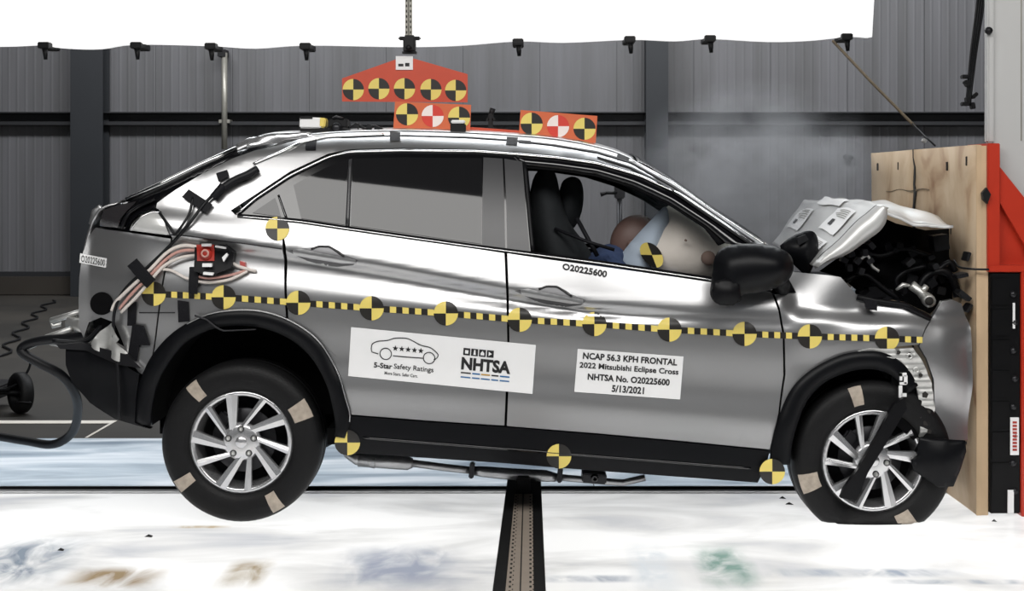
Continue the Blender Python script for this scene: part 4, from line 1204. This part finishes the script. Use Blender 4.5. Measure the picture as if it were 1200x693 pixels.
# ------------------------------------------------------------------ tape straps, cable loom and recorder box on the rear flank
def tape(poly, off=-.008, m='tape', par=CAR, th=.006):
    return panel('tape_strap', poly, M[m], par, off, th, step=.014, bstep=.01)


tape([(221, 222), (249, 240), (241, 250), (213, 231)], -.022)
tape([(253, 203), (266, 199), (268, 207), (256, 213)], -.018)
tape([(160, 303), (182, 328), (172, 338), (149, 312)], -.05)
tape([(150, 354), (160, 354), (158, 382), (149, 382)])
tape([(208, 352), (221, 354), (222, 377), (209, 378)])
tape([(222, 313), (234, 313), (231, 345), (221, 344)], -.03)
tape([(155, 380), (168, 382), (176, 405), (163, 405), (160, 425), (148, 424)], -.012)
tape([(359, 163), (371, 164), (370, 176), (358, 176)], -.006)
tape([(457, 154), (469, 155), (469, 165), (457, 165)], -.006)
tape([(594, 160), (607, 161), (606, 170), (593, 169)], -.006)
tape([(608, 164), (622, 165), (622, 168), (608, 167)], -.006)
tape([(724, 180), (738, 185), (736, 190), (722, 186)], -.006)


def loom(name, pts, r, m, par=CAR):
    P3 = [tuple(surf(p[0], p[1], p[2])) for p in pts]
    return B().tube([tuple(q) for q in spline(P3, 6)], r, 0, 8).build(name, M[m], par)


loom('cable', [(300, 197, -.02), (266, 216, -.02), (242, 236, -.02), (222, 262, -.02), (200, 287, -.025), (168, 318, -.03), (146, 340, -.03), (135, 362, -.03), (133, 390, -.03), (137, 420, -.035), (140, 460, -.04), (140, 492, -.045)], .007, 'wire_dark')
loom('foam_sleeve', [(302, 198, -.025), (290, 205, -.03), (276, 211, -.03), (262, 220, -.028)], [.018] * 19, 'wire_dark')
loom('foam_sleeve', [(262, 218, -.03), (255, 226, -.03), (250, 232, -.025)], [.02] * 13, 'tape')
loom('cable', [(226, 232, -.02), (222, 250, -.02), (215, 262, -.02), (205, 276, -.02)], .006, 'wire_dark')
loom('cable', [(184, 246, -.006), (196, 262, -.01), (205, 276, -.012)], .006, 'wire_dark')
loom('signal_wire', [(240, 291, -.03), (215, 288, -.03), (196, 296, -.03), (174, 318, -.035), (152, 338, -.035), (136, 354, -.03), (131, 364, -.03)], .008, 'wire_white')
loom('signal_wire', [(238, 294, -.03), (214, 294, -.03), (196, 303, -.03), (176, 323, -.035), (155, 344, -.035), (140, 362, -.03)], .007, 'wire_red')
loom('signal_wire', [(236, 299, -.02), (212, 302, -.03), (192, 312, -.03), (178, 327, -.035), (160, 348, -.035), (142, 366, -.03)], .007, 'wire_white')
loom('signal_wire', [(180, 315, -.025), (200, 317, -.02), (218, 326, -.02), (240, 331, -.02), (268, 328, -.02), (290, 318, -.02)], .006, 'wire_white')
loom('signal_wire', [(262, 300, -.03), (275, 310, -.03), (285, 314, -.03), (300, 318, -.01)], .007, 'wire_white')
loom('signal_wire', [(225, 322, -.02), (245, 326, -.025), (272, 322, -.025), (291, 316, -.02)], .006, 'wire_red')
box_ = panel('recorder_box', [(228, 290), (262, 287), (274, 296), (271, 314), (248, 323), (227, 318)], M['black_plastic'], CAR, -.06, .07)
B().lathe([(0, -.012), (.018, -.012), (.026, -.004), (.028, .012)], surf(241, 298, -.068), 0, 16).build('red_connector', M['red_box'], box_)
panel('red_connector', [(230, 287), (250, 287), (251, 306), (231, 306)], M['red_box'], box_, -.064, .02)
B().lathe([(.010, -.014), (.016, -.018), (.018, -.012)], surf(241, 297, -.070), 0, 16).build('connector_ring', M['wire_red'], box_)
for poly in ([(236, 286), (247, 286), (247, 289), (236, 289)], [(237, 309), (248, 309), (248, 313), (237, 313)], [(260, 302), (265, 297), (267, 299), (262, 307)], [(252, 288), (264, 290), (264, 292), (252, 290)], [(238, 319), (250, 320), (249, 323), (238, 322)]):
    panel('white_clip', poly, M['white'], box_, -.085, .02)
panel('red_plug', [(281, 306), (287, 308), (288, 315), (281, 314)], M['red_box'], CAR, -.03, .03)
# broken tow corner below the bumper
panel('tow_opening', [(119 + 13.5 * math.cos(k * .262), 356 + 13.5 * math.sin(k * .262)) for k in range(24)], M['dark'], rear_bumper, -.004, .004, step=.012, bstep=.01)
panel('torn_bumper_flap', [(105, 405), (118, 388), (130, 379), (140, 398), (137, 402), (150, 418), (140, 424), (120, 414)], M['zinc'], CAR, -.03, .01, shape=lambda x, z, d: .02 * math.sin(x * 60))
panel('torn_bumper_flap', [(66, 404), (95, 402), (150, 416), (166, 432), (140, 428), (100, 411), (70, 409)], M['alloy_dark'], CAR, -.035, .03)
b = B()
a, c = P(60, 376, .4), P(94, 366, .35)
b.tube([a, c], .014); b.tube([P(60, 376, .4), P(62, 383, .4), P(72, 380, .39)], .010, 0, 6); b.tube([P(82, 378, .36), P(108, 386, .28)], [.03, .045], 0, 8)
b.build('tow_bracket', M['zinc'], CAR)
b = B(); b.tube([tuple(q) for q in spline([tuple(P(x, y, .2)) for x, y in ((134, 372), (118, 384), (104, 398), (88, 402), (62, 400))], 5)], .012); b.tube([tuple(q) for q in spline([tuple(P(x, y, .2)) for x, y in ((100, 402), (112, 410), (130, 420), (140, 430))], 5)], .006)
b.build('drop_cable', M['wire_dark'], CAR)

# devices on the roof
t = thing('flash_unit', 'small white and yellow flash unit taped at the back of the car roof', 'flash', P(367, 155, .55))
B().box(P(353, 0, .55).x, P(378, 0, .55).x, .5, .6, P(0, 151, .55).z, P(0, 138, .55).z, 0, .04, .006).build('white_case', M['white'], t)
B().box(P(374, 0, .55).x, P(383, 0, .55).x, .505, .6, P(0, 150, .55).z, P(0, 138.5, .55).z, 0, .1, .006).build('yellow_lens', M['yellow'], t)
b = B(); b.box(P(354, 0, .55).x, P(368, 0, .55).x, .497, .505, P(0, 140, .55).z, P(0, 137, .55).z); b.box(P(354, 0, .55).x, P(384, 0, .55).x, .495, .605, P(0, 157, .55).z, P(0, 151, .55).z)
b.build('black_base', M['clip'], t)
t = thing('roof_camera', 'black camera rig with small bolts and cables on the car roof beside the flash unit', 'camera', P(397, 156, .55))
b = B(); b.box(P(386, 0, .55).x, P(409, 0, .55).x, .5, .6, P(0, 150, .55).z, P(0, 140, .55).z, 0, 0, .006); b.box(P(384, 0, .55).x, P(413, 0, .55).x, .49, .61, P(0, 157, .55).z, P(0, 152, .55).z, 0, 0, .004); b.build('camera_body', M['clip'], t)
b = B(); a = P(394, 150, .49); b.lathe([(0, -.02), (.02, -.02), (.024, .0), (.03, .02)], a, 0, 16); b.tube([P(390, 139, .5), P(394, 137, .5), P(402, 139, .5)], .006); b.build('camera_lens', M['alloy_dark'], t)
b = B(); b.tube([tuple(q) for q in spline([tuple(P(x, y, .52)) for x, y in ((408, 150), (418, 146), (428, 151), (438, 148), (450, 153))], 5)], .007)
for px, py in ((418, 148), (433, 149), (442, 151)): a = P(px, py, .5); b.box(a.x - .012, a.x + .012, .49, .52, a.z - .01, a.z + .012, 0, .4)
b.build('camera_cable', M['wire_dark'], t)
t = thing('roof_sensor', 'small black sensor with white top in front of the lower orange roof board', 'sensor', P(537, 156, .5))
b = B(); b.box(P(528, 0, .5).x, P(546, 0, .5).x, .47, .53, P(0, 156, .5).z, P(0, 145, .5).z, 0, 0, .005); b.box(P(522, 0, .5).x, P(552, 0, .5).x, .46, .54, P(0, 159, .5).z, P(0, 156, .5).z); b.build('sensor_body', M['clip'], t)
B().box(P(529, 0, .5).x, P(545, 0, .5).x, .465, .535, P(0, 145, .5).z, P(0, 141, .5).z, 0, 0, .004).build('sensor_cap', M['white'], t)
t = thing('roof_antenna', 'small black clamp standing on the roof between the orange boards', 'clamp', P(575, 154, 1.0))
b = B(); a = P(575, 154, 1.0); b.box(a.x - .012, a.x + .012, .98, 1.02, a.z - .02, a.z + .09, 0, 0, .005); b.box(a.x - .022, a.x + .022, .985, 1.015, a.z + .05, a.z + .068, 0, 0, .004); b.tube([(a.x, 1, a.z + .08), (a.x + .01, 1, a.z + .115)], [.012, .016]); b.build('clamp_body', M['clip'], t)

# ------------------------------------------------------------------ barrier on the right
XP = 1.962; Y0, YJ, Y1 = .19, 1.2, 2.11
tb = thing('plywood_facing', 'scuffed plywood facing boards on the barrier face the car has hit', 'plywood', (XP, Y0, 0))
zt = 1.64


def ply_sheet(y0, y1, name, notch):
    bm = []; n = 10; V = []; Fc = []
    ys = [y0 + (y1 - y0) * k / 6 for k in range(7)]; zs = [zt * k / 12 for k in range(13)]
    V = [(XP + .004 * math.sin(z * 7 + y * 5), y + (notch * .014 * math.sin(z * 9.0) if i in (6,) else 0) - (notch * .012 * max(0, math.sin((z - 1.35) * 11)) if i == 6 else 0), z) for i, y in enumerate(ys) for z in zs]
    Fc = [(i * 13 + j, i * 13 + j + 1, (i + 1) * 13 + j + 1, (i + 1) * 13 + j) for i in range(6) for j in range(12)]
    o = mk(name, V, Fc, M['ply'], tb); s = o.modifiers.new('gauge', 'SOLIDIFY'); s.thickness = .02; s.offset = -1
    return o


ply_sheet(Y0, YJ - .004, 'plywood_sheet', 1); ply_sheet(YJ + .004, Y1, 'plywood_sheet', 0)
b = B(); b.box(XP + .02, XP + .053, Y0 - .004, Y1, .0, zt - .005, 0, 0, .002); b.build('backing_sheet', M['ply_edge'], tb)
b = B(); b.box(XP - .0, XP + .022, Y0 - .006, Y0, 0, zt - .002); b.build('sheet_edge', M['ply_edge'], tb)
b = B()
for y, z in ((.32, 1.57), (.62, 1.55), (1.5, 1.56), (1.95, 1.56), (.55, 1.25)):
    b.box(XP - .006, XP + .004, y - .005, y + .005, z - .022, z + .02, 0, 0, .002)
b.build('sheet_slot', M['hole'], tb)['kind'] = 'stuff'
crack = [(1.642, .006), (1.60, .005), (1.55, .012), (1.50, .016), (1.46, .012), (1.42, .022), (1.37, .012), (1.30, .008), (1.2, .006), (.9, .004), (.4, .003), (.01, .003)]
V = []; Fc = []
for k, (z, w_) in enumerate(crack):
    o_ = .012 * math.sin(k * 2.1) - .03 * max(0, math.sin((z - 1.3) * 9)) * (z > 1.3); V += [(XP - .006, YJ + o_ - w_, z), (XP - .006, YJ + o_ + w_, z), (XP + .03, YJ + o_ + w_, z), (XP + .03, YJ + o_ - w_, z)]
for k in range(len(crack) - 1):
    for q in range(4): Fc.append((k * 4 + q, k * 4 + (q + 1) % 4, k * 4 + 4 + (q + 1) % 4, k * 4 + 4 + q))
mk('sheet_crack', V, Fc, M['hole'], tb, False)
V = []; Fc = []
for k in range(16):
    y = .92 + k * .055; z = 1.435 +   .006 * math.sin(k * .8) - .01 * k / 16; w_ = .0012 + .0035 * math.exp(-((k - 5) / 2.5) ** 2); V += [(XP - .0055, y, z - w_), (XP - .0055, y, z + w_), (XP + .02, y, z + w_), (XP + .02, y, z - w_)]
for k in range(15):
    for q in range(4): Fc.append((k * 4 + q, k * 4 + (q + 1) % 4, k * 4 + 4 + (q + 1) % 4, k * 4 + 4 + q))
mk('sheet_split', V, Fc, M['rope'], tb, False)
rs_ = thing('steel_buttress', 'red painted steel frame of the crash barrier behind the plywood edge', 'frame', (XP + .12, Y0, 1.05))
YR = .17; xl = P(1157.5, 0, YR).x; xr = P(1172, 0, YR).x; xe = 3.2
zU, zL = P(0, 168, YR).z, P(0, 312, YR).z
b = B(); b.box(xl, xr, YR, YR + .3, zL, zU, 0, 0, .003); b.build('upright', M['red_steel'], rs_)
b = B(); b.box(xl, xe, YR - .01, YR + .4, P(0, 319, YR).z, P(0, 311, YR).z, 0, 0, .003); b.build('flange', M['red_steel'], rs_)
b = B(); b.prism(pxp([(1172, 196), (1215, 250), (1215, 315), (1200, 286), (1172, 238)], YR + .02), YR + .02, YR + .05); b.build('gusset', M['red_steel'], rs_)
b = B(); b.box(xr, xe, YR + .055, YR + .065, zL, P(0, 240, YR).z); b.build('back_plate', M['red_steel'], rs_)
b = B(); b.tube([P(1174, 262, YR + .1), P(1191, 288, YR + .1)], .006, 0, 6); b.build('white_rod', M['white'], rs_)
b = B(); b.prism(pxp([(1151, 226), (1156, 220), (1161, 228), (1157, 239), (1152, 234)], YR - .02), YR - .025, YR + .0); b.build('dark_plate', M['clip'], rs_)
b = B(); b.box(P(1196, 0, YR).x, xe, YR - .01, YR + .3, 0, P(0, 319, YR).z, 0, 0, .003); b.build('lower_upright', M['red_steel'], rs_)
lc = thing('load_cell_wall', 'black load cell block with bolts and white tags under the red steel frame', 'block', (P(1176, 0, YR).x, YR, 0))
b = B(); b.box(XP + .056, P(1195.5, 0, YR).x, YR, Y1 - .1, .012, P(0, 320, YR).z, 0, 0, .004); b.build('block_body', M['cell'], lc)
for k in range(8):
    z = P(0, 345 + 33 * k, YR).z
    B().lathe([(0, -.012), (.012, -.012), (.014, -.004), (.016, 0)], (P(1189 if k % 2 else 1187, 0, YR).x, YR, z), 0, 8).build('block_bolt', M['alloy_dark'], lc)
for k in range(7):
    z0, z1 = P(0, 358 + 36 * k, YR).z, P(0, 326 + 36 * k, YR).z
    B().box(XP + .06, P(1183, 0, YR).x, YR - .006, YR + .002, z0, z1, 0, 0, .003).build('cell_face', M['cell'], lc)
for x0, y0, x1, y1 in ((1183, 489, 1193, 533), (1180, 574, 1187, 601), (1186, 355, 1188.5, 385)):
    o = B().box(P(x0, 0, YR).x, P(x1, 0, YR).x, YR - .012, YR - .006, P(0, y1, YR).z, P(0, y0, YR).z).build('paper_tag', M['white'], lc)
    if y0 == 489:
        b = B()
        for k in range(9): b.box(P(1185.5, 0, YR).x, P(1190.5, 0, YR).x, YR - .0135, YR - .0122, P(0, 496 + 4 * k, YR).z, P(0, 493.5 + 4 * k, YR).z)
        b.build('tag_print', M['red_box'], o)
bw = thing('barrier_block', 'pale grey painted barrier block above the red steel frame at right edge', 'barrier', (2.4, .5, 1.0))
xb = P(1157.5, 0, .22).x
b = B(); b.box(xb, xb + .03, .22, .27, zU + .004, 3.6, 0, 0, .006); b.box(xb + .03, 3.4, .24, .285, 1.06, 3.6); b.build('block_body', M['barrier_white'], bw)
b = B(); b.box(P(1196, 0, .24).x, P(1197.2, 0, .24).x, .236, .242, P(0, 165, .24).z, 3.6); b.build('block_joint', M['galv'], bw)
o = B().lathe([(0, -.02), (.014, -.018), (.018, 0)], (xb, .21, P(0, 36, .21).z), 0, 10).build('wall_knob', M['clip'], bw)
# hanging black cables left of the block
t = thing('hanging_cables', 'bundle of black cables hanging from above left of the pale barrier block', 'cables', P(1137, 126, .6))
b = B()
for dx in (-3, 0, 3, 6):
    b.tube([tuple(q) for q in spline([tuple(P(1152 + dx, -60, .6)), tuple(P(1148 + dx * .9, 0, .6)), tuple(P(1140 + dx * .7, 60, .6 + dx * .003)), tuple(P(1135 + dx * .5, 110, .6)), tuple(P(1133 + dx * .6, 124, .6))], 5)], .0055)
b.build('cable', M['wire_dark'], t)
b = B()
for px, py in ((1131, 90), (1133, 98), (1142, 112), (1134, 118), (1140, 124), (1131, 122)):
    a = P(px, py, .6); B().box(a.x - .018, a.x + .014, .58, .62, a.z - .009, a.z + .009, 0, px * .5, .003).build('cable_connector', M['clip'], t)
# rope from the bank corner to the plywood
o = B().tube([P(976, 48, 2.9), P(1020, 95, 2.6), P(1068, 144, 2.3), P(1072, 148, 2.28)], .009, 0, 8)
ro = thing('rope', 'thin tan rope slanting from the light bank corner down to the plywood', 'rope', P(1095, 168, 2.1))
o.build('rope_line', M['rope'], ro)
B().tube([P(1068, 144, 2.3), P(1084, 160, 2.15), P(1096, 171, 2.05)], .005, 0, 6).build('thin_cord', M['wire_dark'], ro)
a = P(1083, 165, 2.1); B().box(a.x - .012, a.x + .012, 2.08, 2.12, a.z - .01, a.z + .01, 0, .5, .003).build('rope_hook', M['zinc'], ro)
tag(B().tube([tuple(q) for q in spline([tuple(P(1118, 305, .3)), tuple(P(1124, 313, .24)), tuple(P(1140, 315.5, .17)), tuple(P(1159, 316, .15))], 5)], .005).build('barrier_cable', M['wire_dark']), 'thin black cable running from the crushed front to the red frame', 'cable')

# ------------------------------------------------------------------ left: cart, umbilical hose, background stand
t = thing('cart', 'small cart with a black wheel at the left edge behind the car', 'cart', P(20, 497, 2.9))
wc = P(24, 472, 2.9); k_ = (D + 2.9) / F
R_ = 24 * k_
def lathe_x(b, prof, c, m=0, n=28, yaw=.75):
    V = []; Fc = []
    for r, x in prof:
        for k in range(n):
            a = 2 * math.pi * k / n; v = Matrix.Rotation(yaw, 3, 'Z') @ Vector((x, r * math.cos(a), r * math.sin(a))); V.append(v + Vector(c))
    for i in range(len(prof) - 1):
        for k in range(n): Fc.append((i * n + k, (i + 1) * n + k, (i + 1) * n + (k + 1) % n, i * n + (k + 1) % n))
    return b.add(V, Fc, m, True)
wz = R_ + .002
w = lathe_x(B(), [(0, .028), (R_ * .2, .03), (R_ * .25, .015), (R_ * .5, .015), (R_ * .56, .03)], (wc.x, 2.9, wz)).build('cart_wheel', M['alloy_dark'], t)
lathe_x(B(), [(R_ * .55, .035), (R_ * .9, .04), (R_, .025), (R_, -.025), (R_ * .9, -.04), (R_ * .55, -.035), (R_ * .55, .035)], (wc.x, 2.9, wz)).build('cart_tyre', M['rubber'], w)
b = B(); b.tube([(wc.x - .5, 2.9, wz), (wc.x + .02, 2.9, wz)], .014); b.tube([(wc.x - .5, 2.75, wz + .04), (wc.x - .06, 2.88, wz + .02)], .014); b.tube([(wc.x, 2.9, wz), (wc.x + .10, 2.8, wz - .05), (wc.x + .02, 2.78, wz - .04)], .007)
b.box(wc.x - 1.1, wc.x - .15, 2.7, 3.3, wz - .05, wz + .03, 0, 0, .01); b.build('cart_frame', M['clip'], t)
hp = [(132, 388, .2), (110, 392, .25), (85, 396, .3), (50, 399, .35), (30, 405, .4), (26, 413, .4), (45, 425, .4), (72, 440, .45), (88, 462, .6), (91, 485, .8), (84, 508, 1.0), (62, 521, 1.1), (30, 517, 1.2), (-10, 511, 1.3), (-80, 506, 1.4)]
V3 = [P(*p) for p in hp]
for v in V3: v.z = max(v.z, .025)
uh = thing('umbilical_hose', 'thick black umbilical hose curling from the car tail down to the floor at left', 'hose', (V3[-1].x, V3[-1].y, 0))
B().tube([tuple(q) for q in spline([tuple(v) for v in V3], 8)], .022, 0, 10).build('hose_body', M['wire_dark'], uh)
b = B(); b.tube([P(32, 408, .4), P(55, 396, .36), P(84, 386, .3)], [.012, .016, .014], 0, 8); b.tube([P(60, 402, .36), P(98, 407, .25)], .014, 0, 6); b.build('hose_sleeve', M['zinc'], uh)
o = B().tube([tuple(q) for q in spline([tuple(P(x, y, 2.9)) for x, y in ((36, 416), (34, 432), (22, 448), (2, 458), (-20, 460))], 5)], .008).build('thin_cable', M['wire_dark'])
tag(o, 'thin dark cable looping down to the cart at the left edge', 'cable')
# coiled cord lying on the dark floor far back
pts = []
for k in range(40):
    t_ = k / 39; y = 11.2 - 5.5 * t_; pts.append((P(62 - 60 * t_, 0, y).x + .06 * math.sin(k * .9), y, .012))
tag(B().tube(pts, .010, 0, 6).build('extension_cord', M['wire_dark']), 'wavy black cord lying on the dark floor at far left', 'cord')
# clamp stand seen through the cabin
YS2 = 3.4
t = thing('clamp_stand', 'grey clamp stand behind the car, seen through the front side windows', 'stand', (P(726, 0, YS2).x, YS2, 0))
x = t.location.x
b = B(); b.tube([(x, YS2, .02), (x, YS2, P(0, 222, YS2).z)], .018); b.build('stand_pole', M['alloy_dark'], t)
b = B(); z = P(0, 226, YS2).z; b.box(x - .035, x + .035, YS2 - .04, YS2 + .04, z - .04, z + .05, 0, 0, .008); b.tube([(x, YS2, z + .04), (x - .01, YS2, z + .11)], [.03, .024]); b.build('stand_head', M['alloy_dark'], t)
b = B(); b.tube([(x - .02, YS2 - .03, z), (x - .09, YS2 - .05, z + .0)], .012); b.tube([(x - .09, YS2 - .05, z), (x - .13, YS2 - .05, z - .012)], [.012, .016]); b.build('clamp_lever', M['clip'], t)
for a in (0, 2.1, 4.2):
    B().tube([(x, YS2, .35), (x + .32 * math.cos(a), YS2 + .32 * math.sin(a), .012)], .011).build('leg', M['galv'], t)

# ------------------------------------------------------------------ tow track strip in the floor, small debris
ts = thing('tow_track', 'black felt strip with a perforated tan track running under the car towards the camera', 'track', (-.045, -.5, 0))
V = [(-.150, -1.6, .004), (.050, -1.6, .004), (.041, 1.0, .004), (-.122, 1.0, .004)]
def slab(pts, th): return pts + [(x, y, z + th) for x, y, z in pts], [(3, 2, 1, 0), (4, 5, 6, 7), (0, 1, 5, 4), (1, 2, 6, 5), (2, 3, 7, 6), (3, 0, 4, 7)]
v, f_ = slab(V, .006); mk('felt_strip', v, f_, M['strip'], ts, False)
v, f_ = slab([(-.102, -1.6, .0102), (.006, -1.6, .0102), (.0, .55, .0102), (-.083, .55, .0102)], .004); mk('track_plate', v, f_, M['track'], ts, False)
b = B(); b.box(-.046, -.041, -1.6, .55, .0143, .0155)
for k in range(34):
    y = -1.5 + k * .06; 
    for x0 in (-.088 + .008 * (y + 1.5) / 2, -.010 - .002 * (y + 1.5)):
        b.box(x0, x0 + .008, y, y + .022, .0143, .0152); b.box(x0 + .012, x0 + .016, y + .03, y + .042, .0143, .0152)
b.build('track_perforation', M['hole'], ts)['kind'] = 'stuff'
b = B(); b.box(-.075, -.01, .55, .75, .012, .09, 0, 0, .006); b.build('track_stop', M['cell'], ts)
dl = [(174, 630, 5, 'black shard on the bright floor below and left of the rear wheel'), (917, 585, 4, 'small black crumb on the floor left of the front wheel, upper one'), (925, 592, 5, 'small black shard on the floor left of the front wheel, lower one'), (1165, 612, 3, 'tiny black crumb on the floor below the black load cell block'), (71, 646, 4, 'grey-black flake on the bright floor at lower left')]
for px, py, s, lab in dl:
    dpt = F * H / (py - CY); Y = dpt - D; a = P(px, py, Y); q = s * dpt / F; b = B()
    b.add([(a.x - q, Y, .002), (a.x + q, Y - q * .6, .002), (a.x + q * .7, Y + q * 1.2, .002), (a.x - q * .5, Y + q, .002), (a.x, Y + q * .2, .012), (a.x + q * .3, Y + q * .4, .009)], [(0, 1, 4), (1, 2, 5), (1, 5, 4), (2, 3, 5), (3, 0, 4), (3, 4, 5), (3, 2, 1, 0)])
    tag(b.build('floor_shard', M['debris'], None, (a.x, Y, 0)), lab, 'shard', 'black shards on the floor')

# ------------------------------------------------------------------ smoke above the bonnet
sm = bpy.data.materials.new('smoke'); sm.use_nodes = True
nt = sm.node_tree; nt.nodes.clear(); out = nt.nodes.new('ShaderNodeOutputMaterial')
pv = nt.nodes.new('ShaderNodeVolumePrincipled'); pv.inputs['Color'].default_value = (.86, .88, .93, 1); pv.inputs['Anisotropy'].default_value = .2
tc = nt.nodes.new('ShaderNodeTexCoord'); ln = nt.nodes.new('ShaderNodeVectorMath'); ln.operation = 'LENGTH'
nt.links.new(tc.outputs['Object'], ln.inputs[0])
mr = node(nt, 'ShaderNodeMapRange'); mr.inputs[1].default_value = 1.0; mr.inputs[2].default_value = .25; mr.interpolation_type = 'SMOOTHSTEP'
nt.links.new(ln.outputs['Value'], mr.inputs[0])
nz = node(nt, 'ShaderNodeTexNoise', Scale=2.6, Detail=4., Distortion=.5); nt.links.new(tc.outputs['Object'], nz.inputs['Vector'])
m2 = node(nt, 'ShaderNodeMapRange'); m2.inputs[1].default_value = .36; m2.inputs[2].default_value = .7; nt.links.new(nz.outputs['Fac'], m2.inputs[0])
mu = node(nt, 'ShaderNodeMath', operation='MULTIPLY'); nt.links.new(mr.outputs[0], mu.inputs[0]); nt.links.new(m2.outputs[0], mu.inputs[1])
m3 = node(nt, 'ShaderNodeMath', operation='MULTIPLY'); nt.links.new(mu.outputs[0], m3.inputs[0]); m3.inputs[1].default_value = 3.2
nt.links.new(m3.outputs[0], pv.inputs['Density']); nt.links.new(pv.outputs[0], out.inputs['Volume'])
hv = bmesh.new(); bmesh.ops.create_icosphere(hv, subdivisions=3, radius=1)
me = bpy.data.meshes.new('smoke'); hv.to_mesh(me); hv.free(); me.materials.append(sm)
o = bpy.data.objects.new('smoke', me); a = P(885, 205, 1.3); o.location = a; o.scale = (.72, .75, .55); link(o)
tag(o, 'thin grey smoke drifting up behind the crushed bonnet', 'smoke', None, 'stuff')
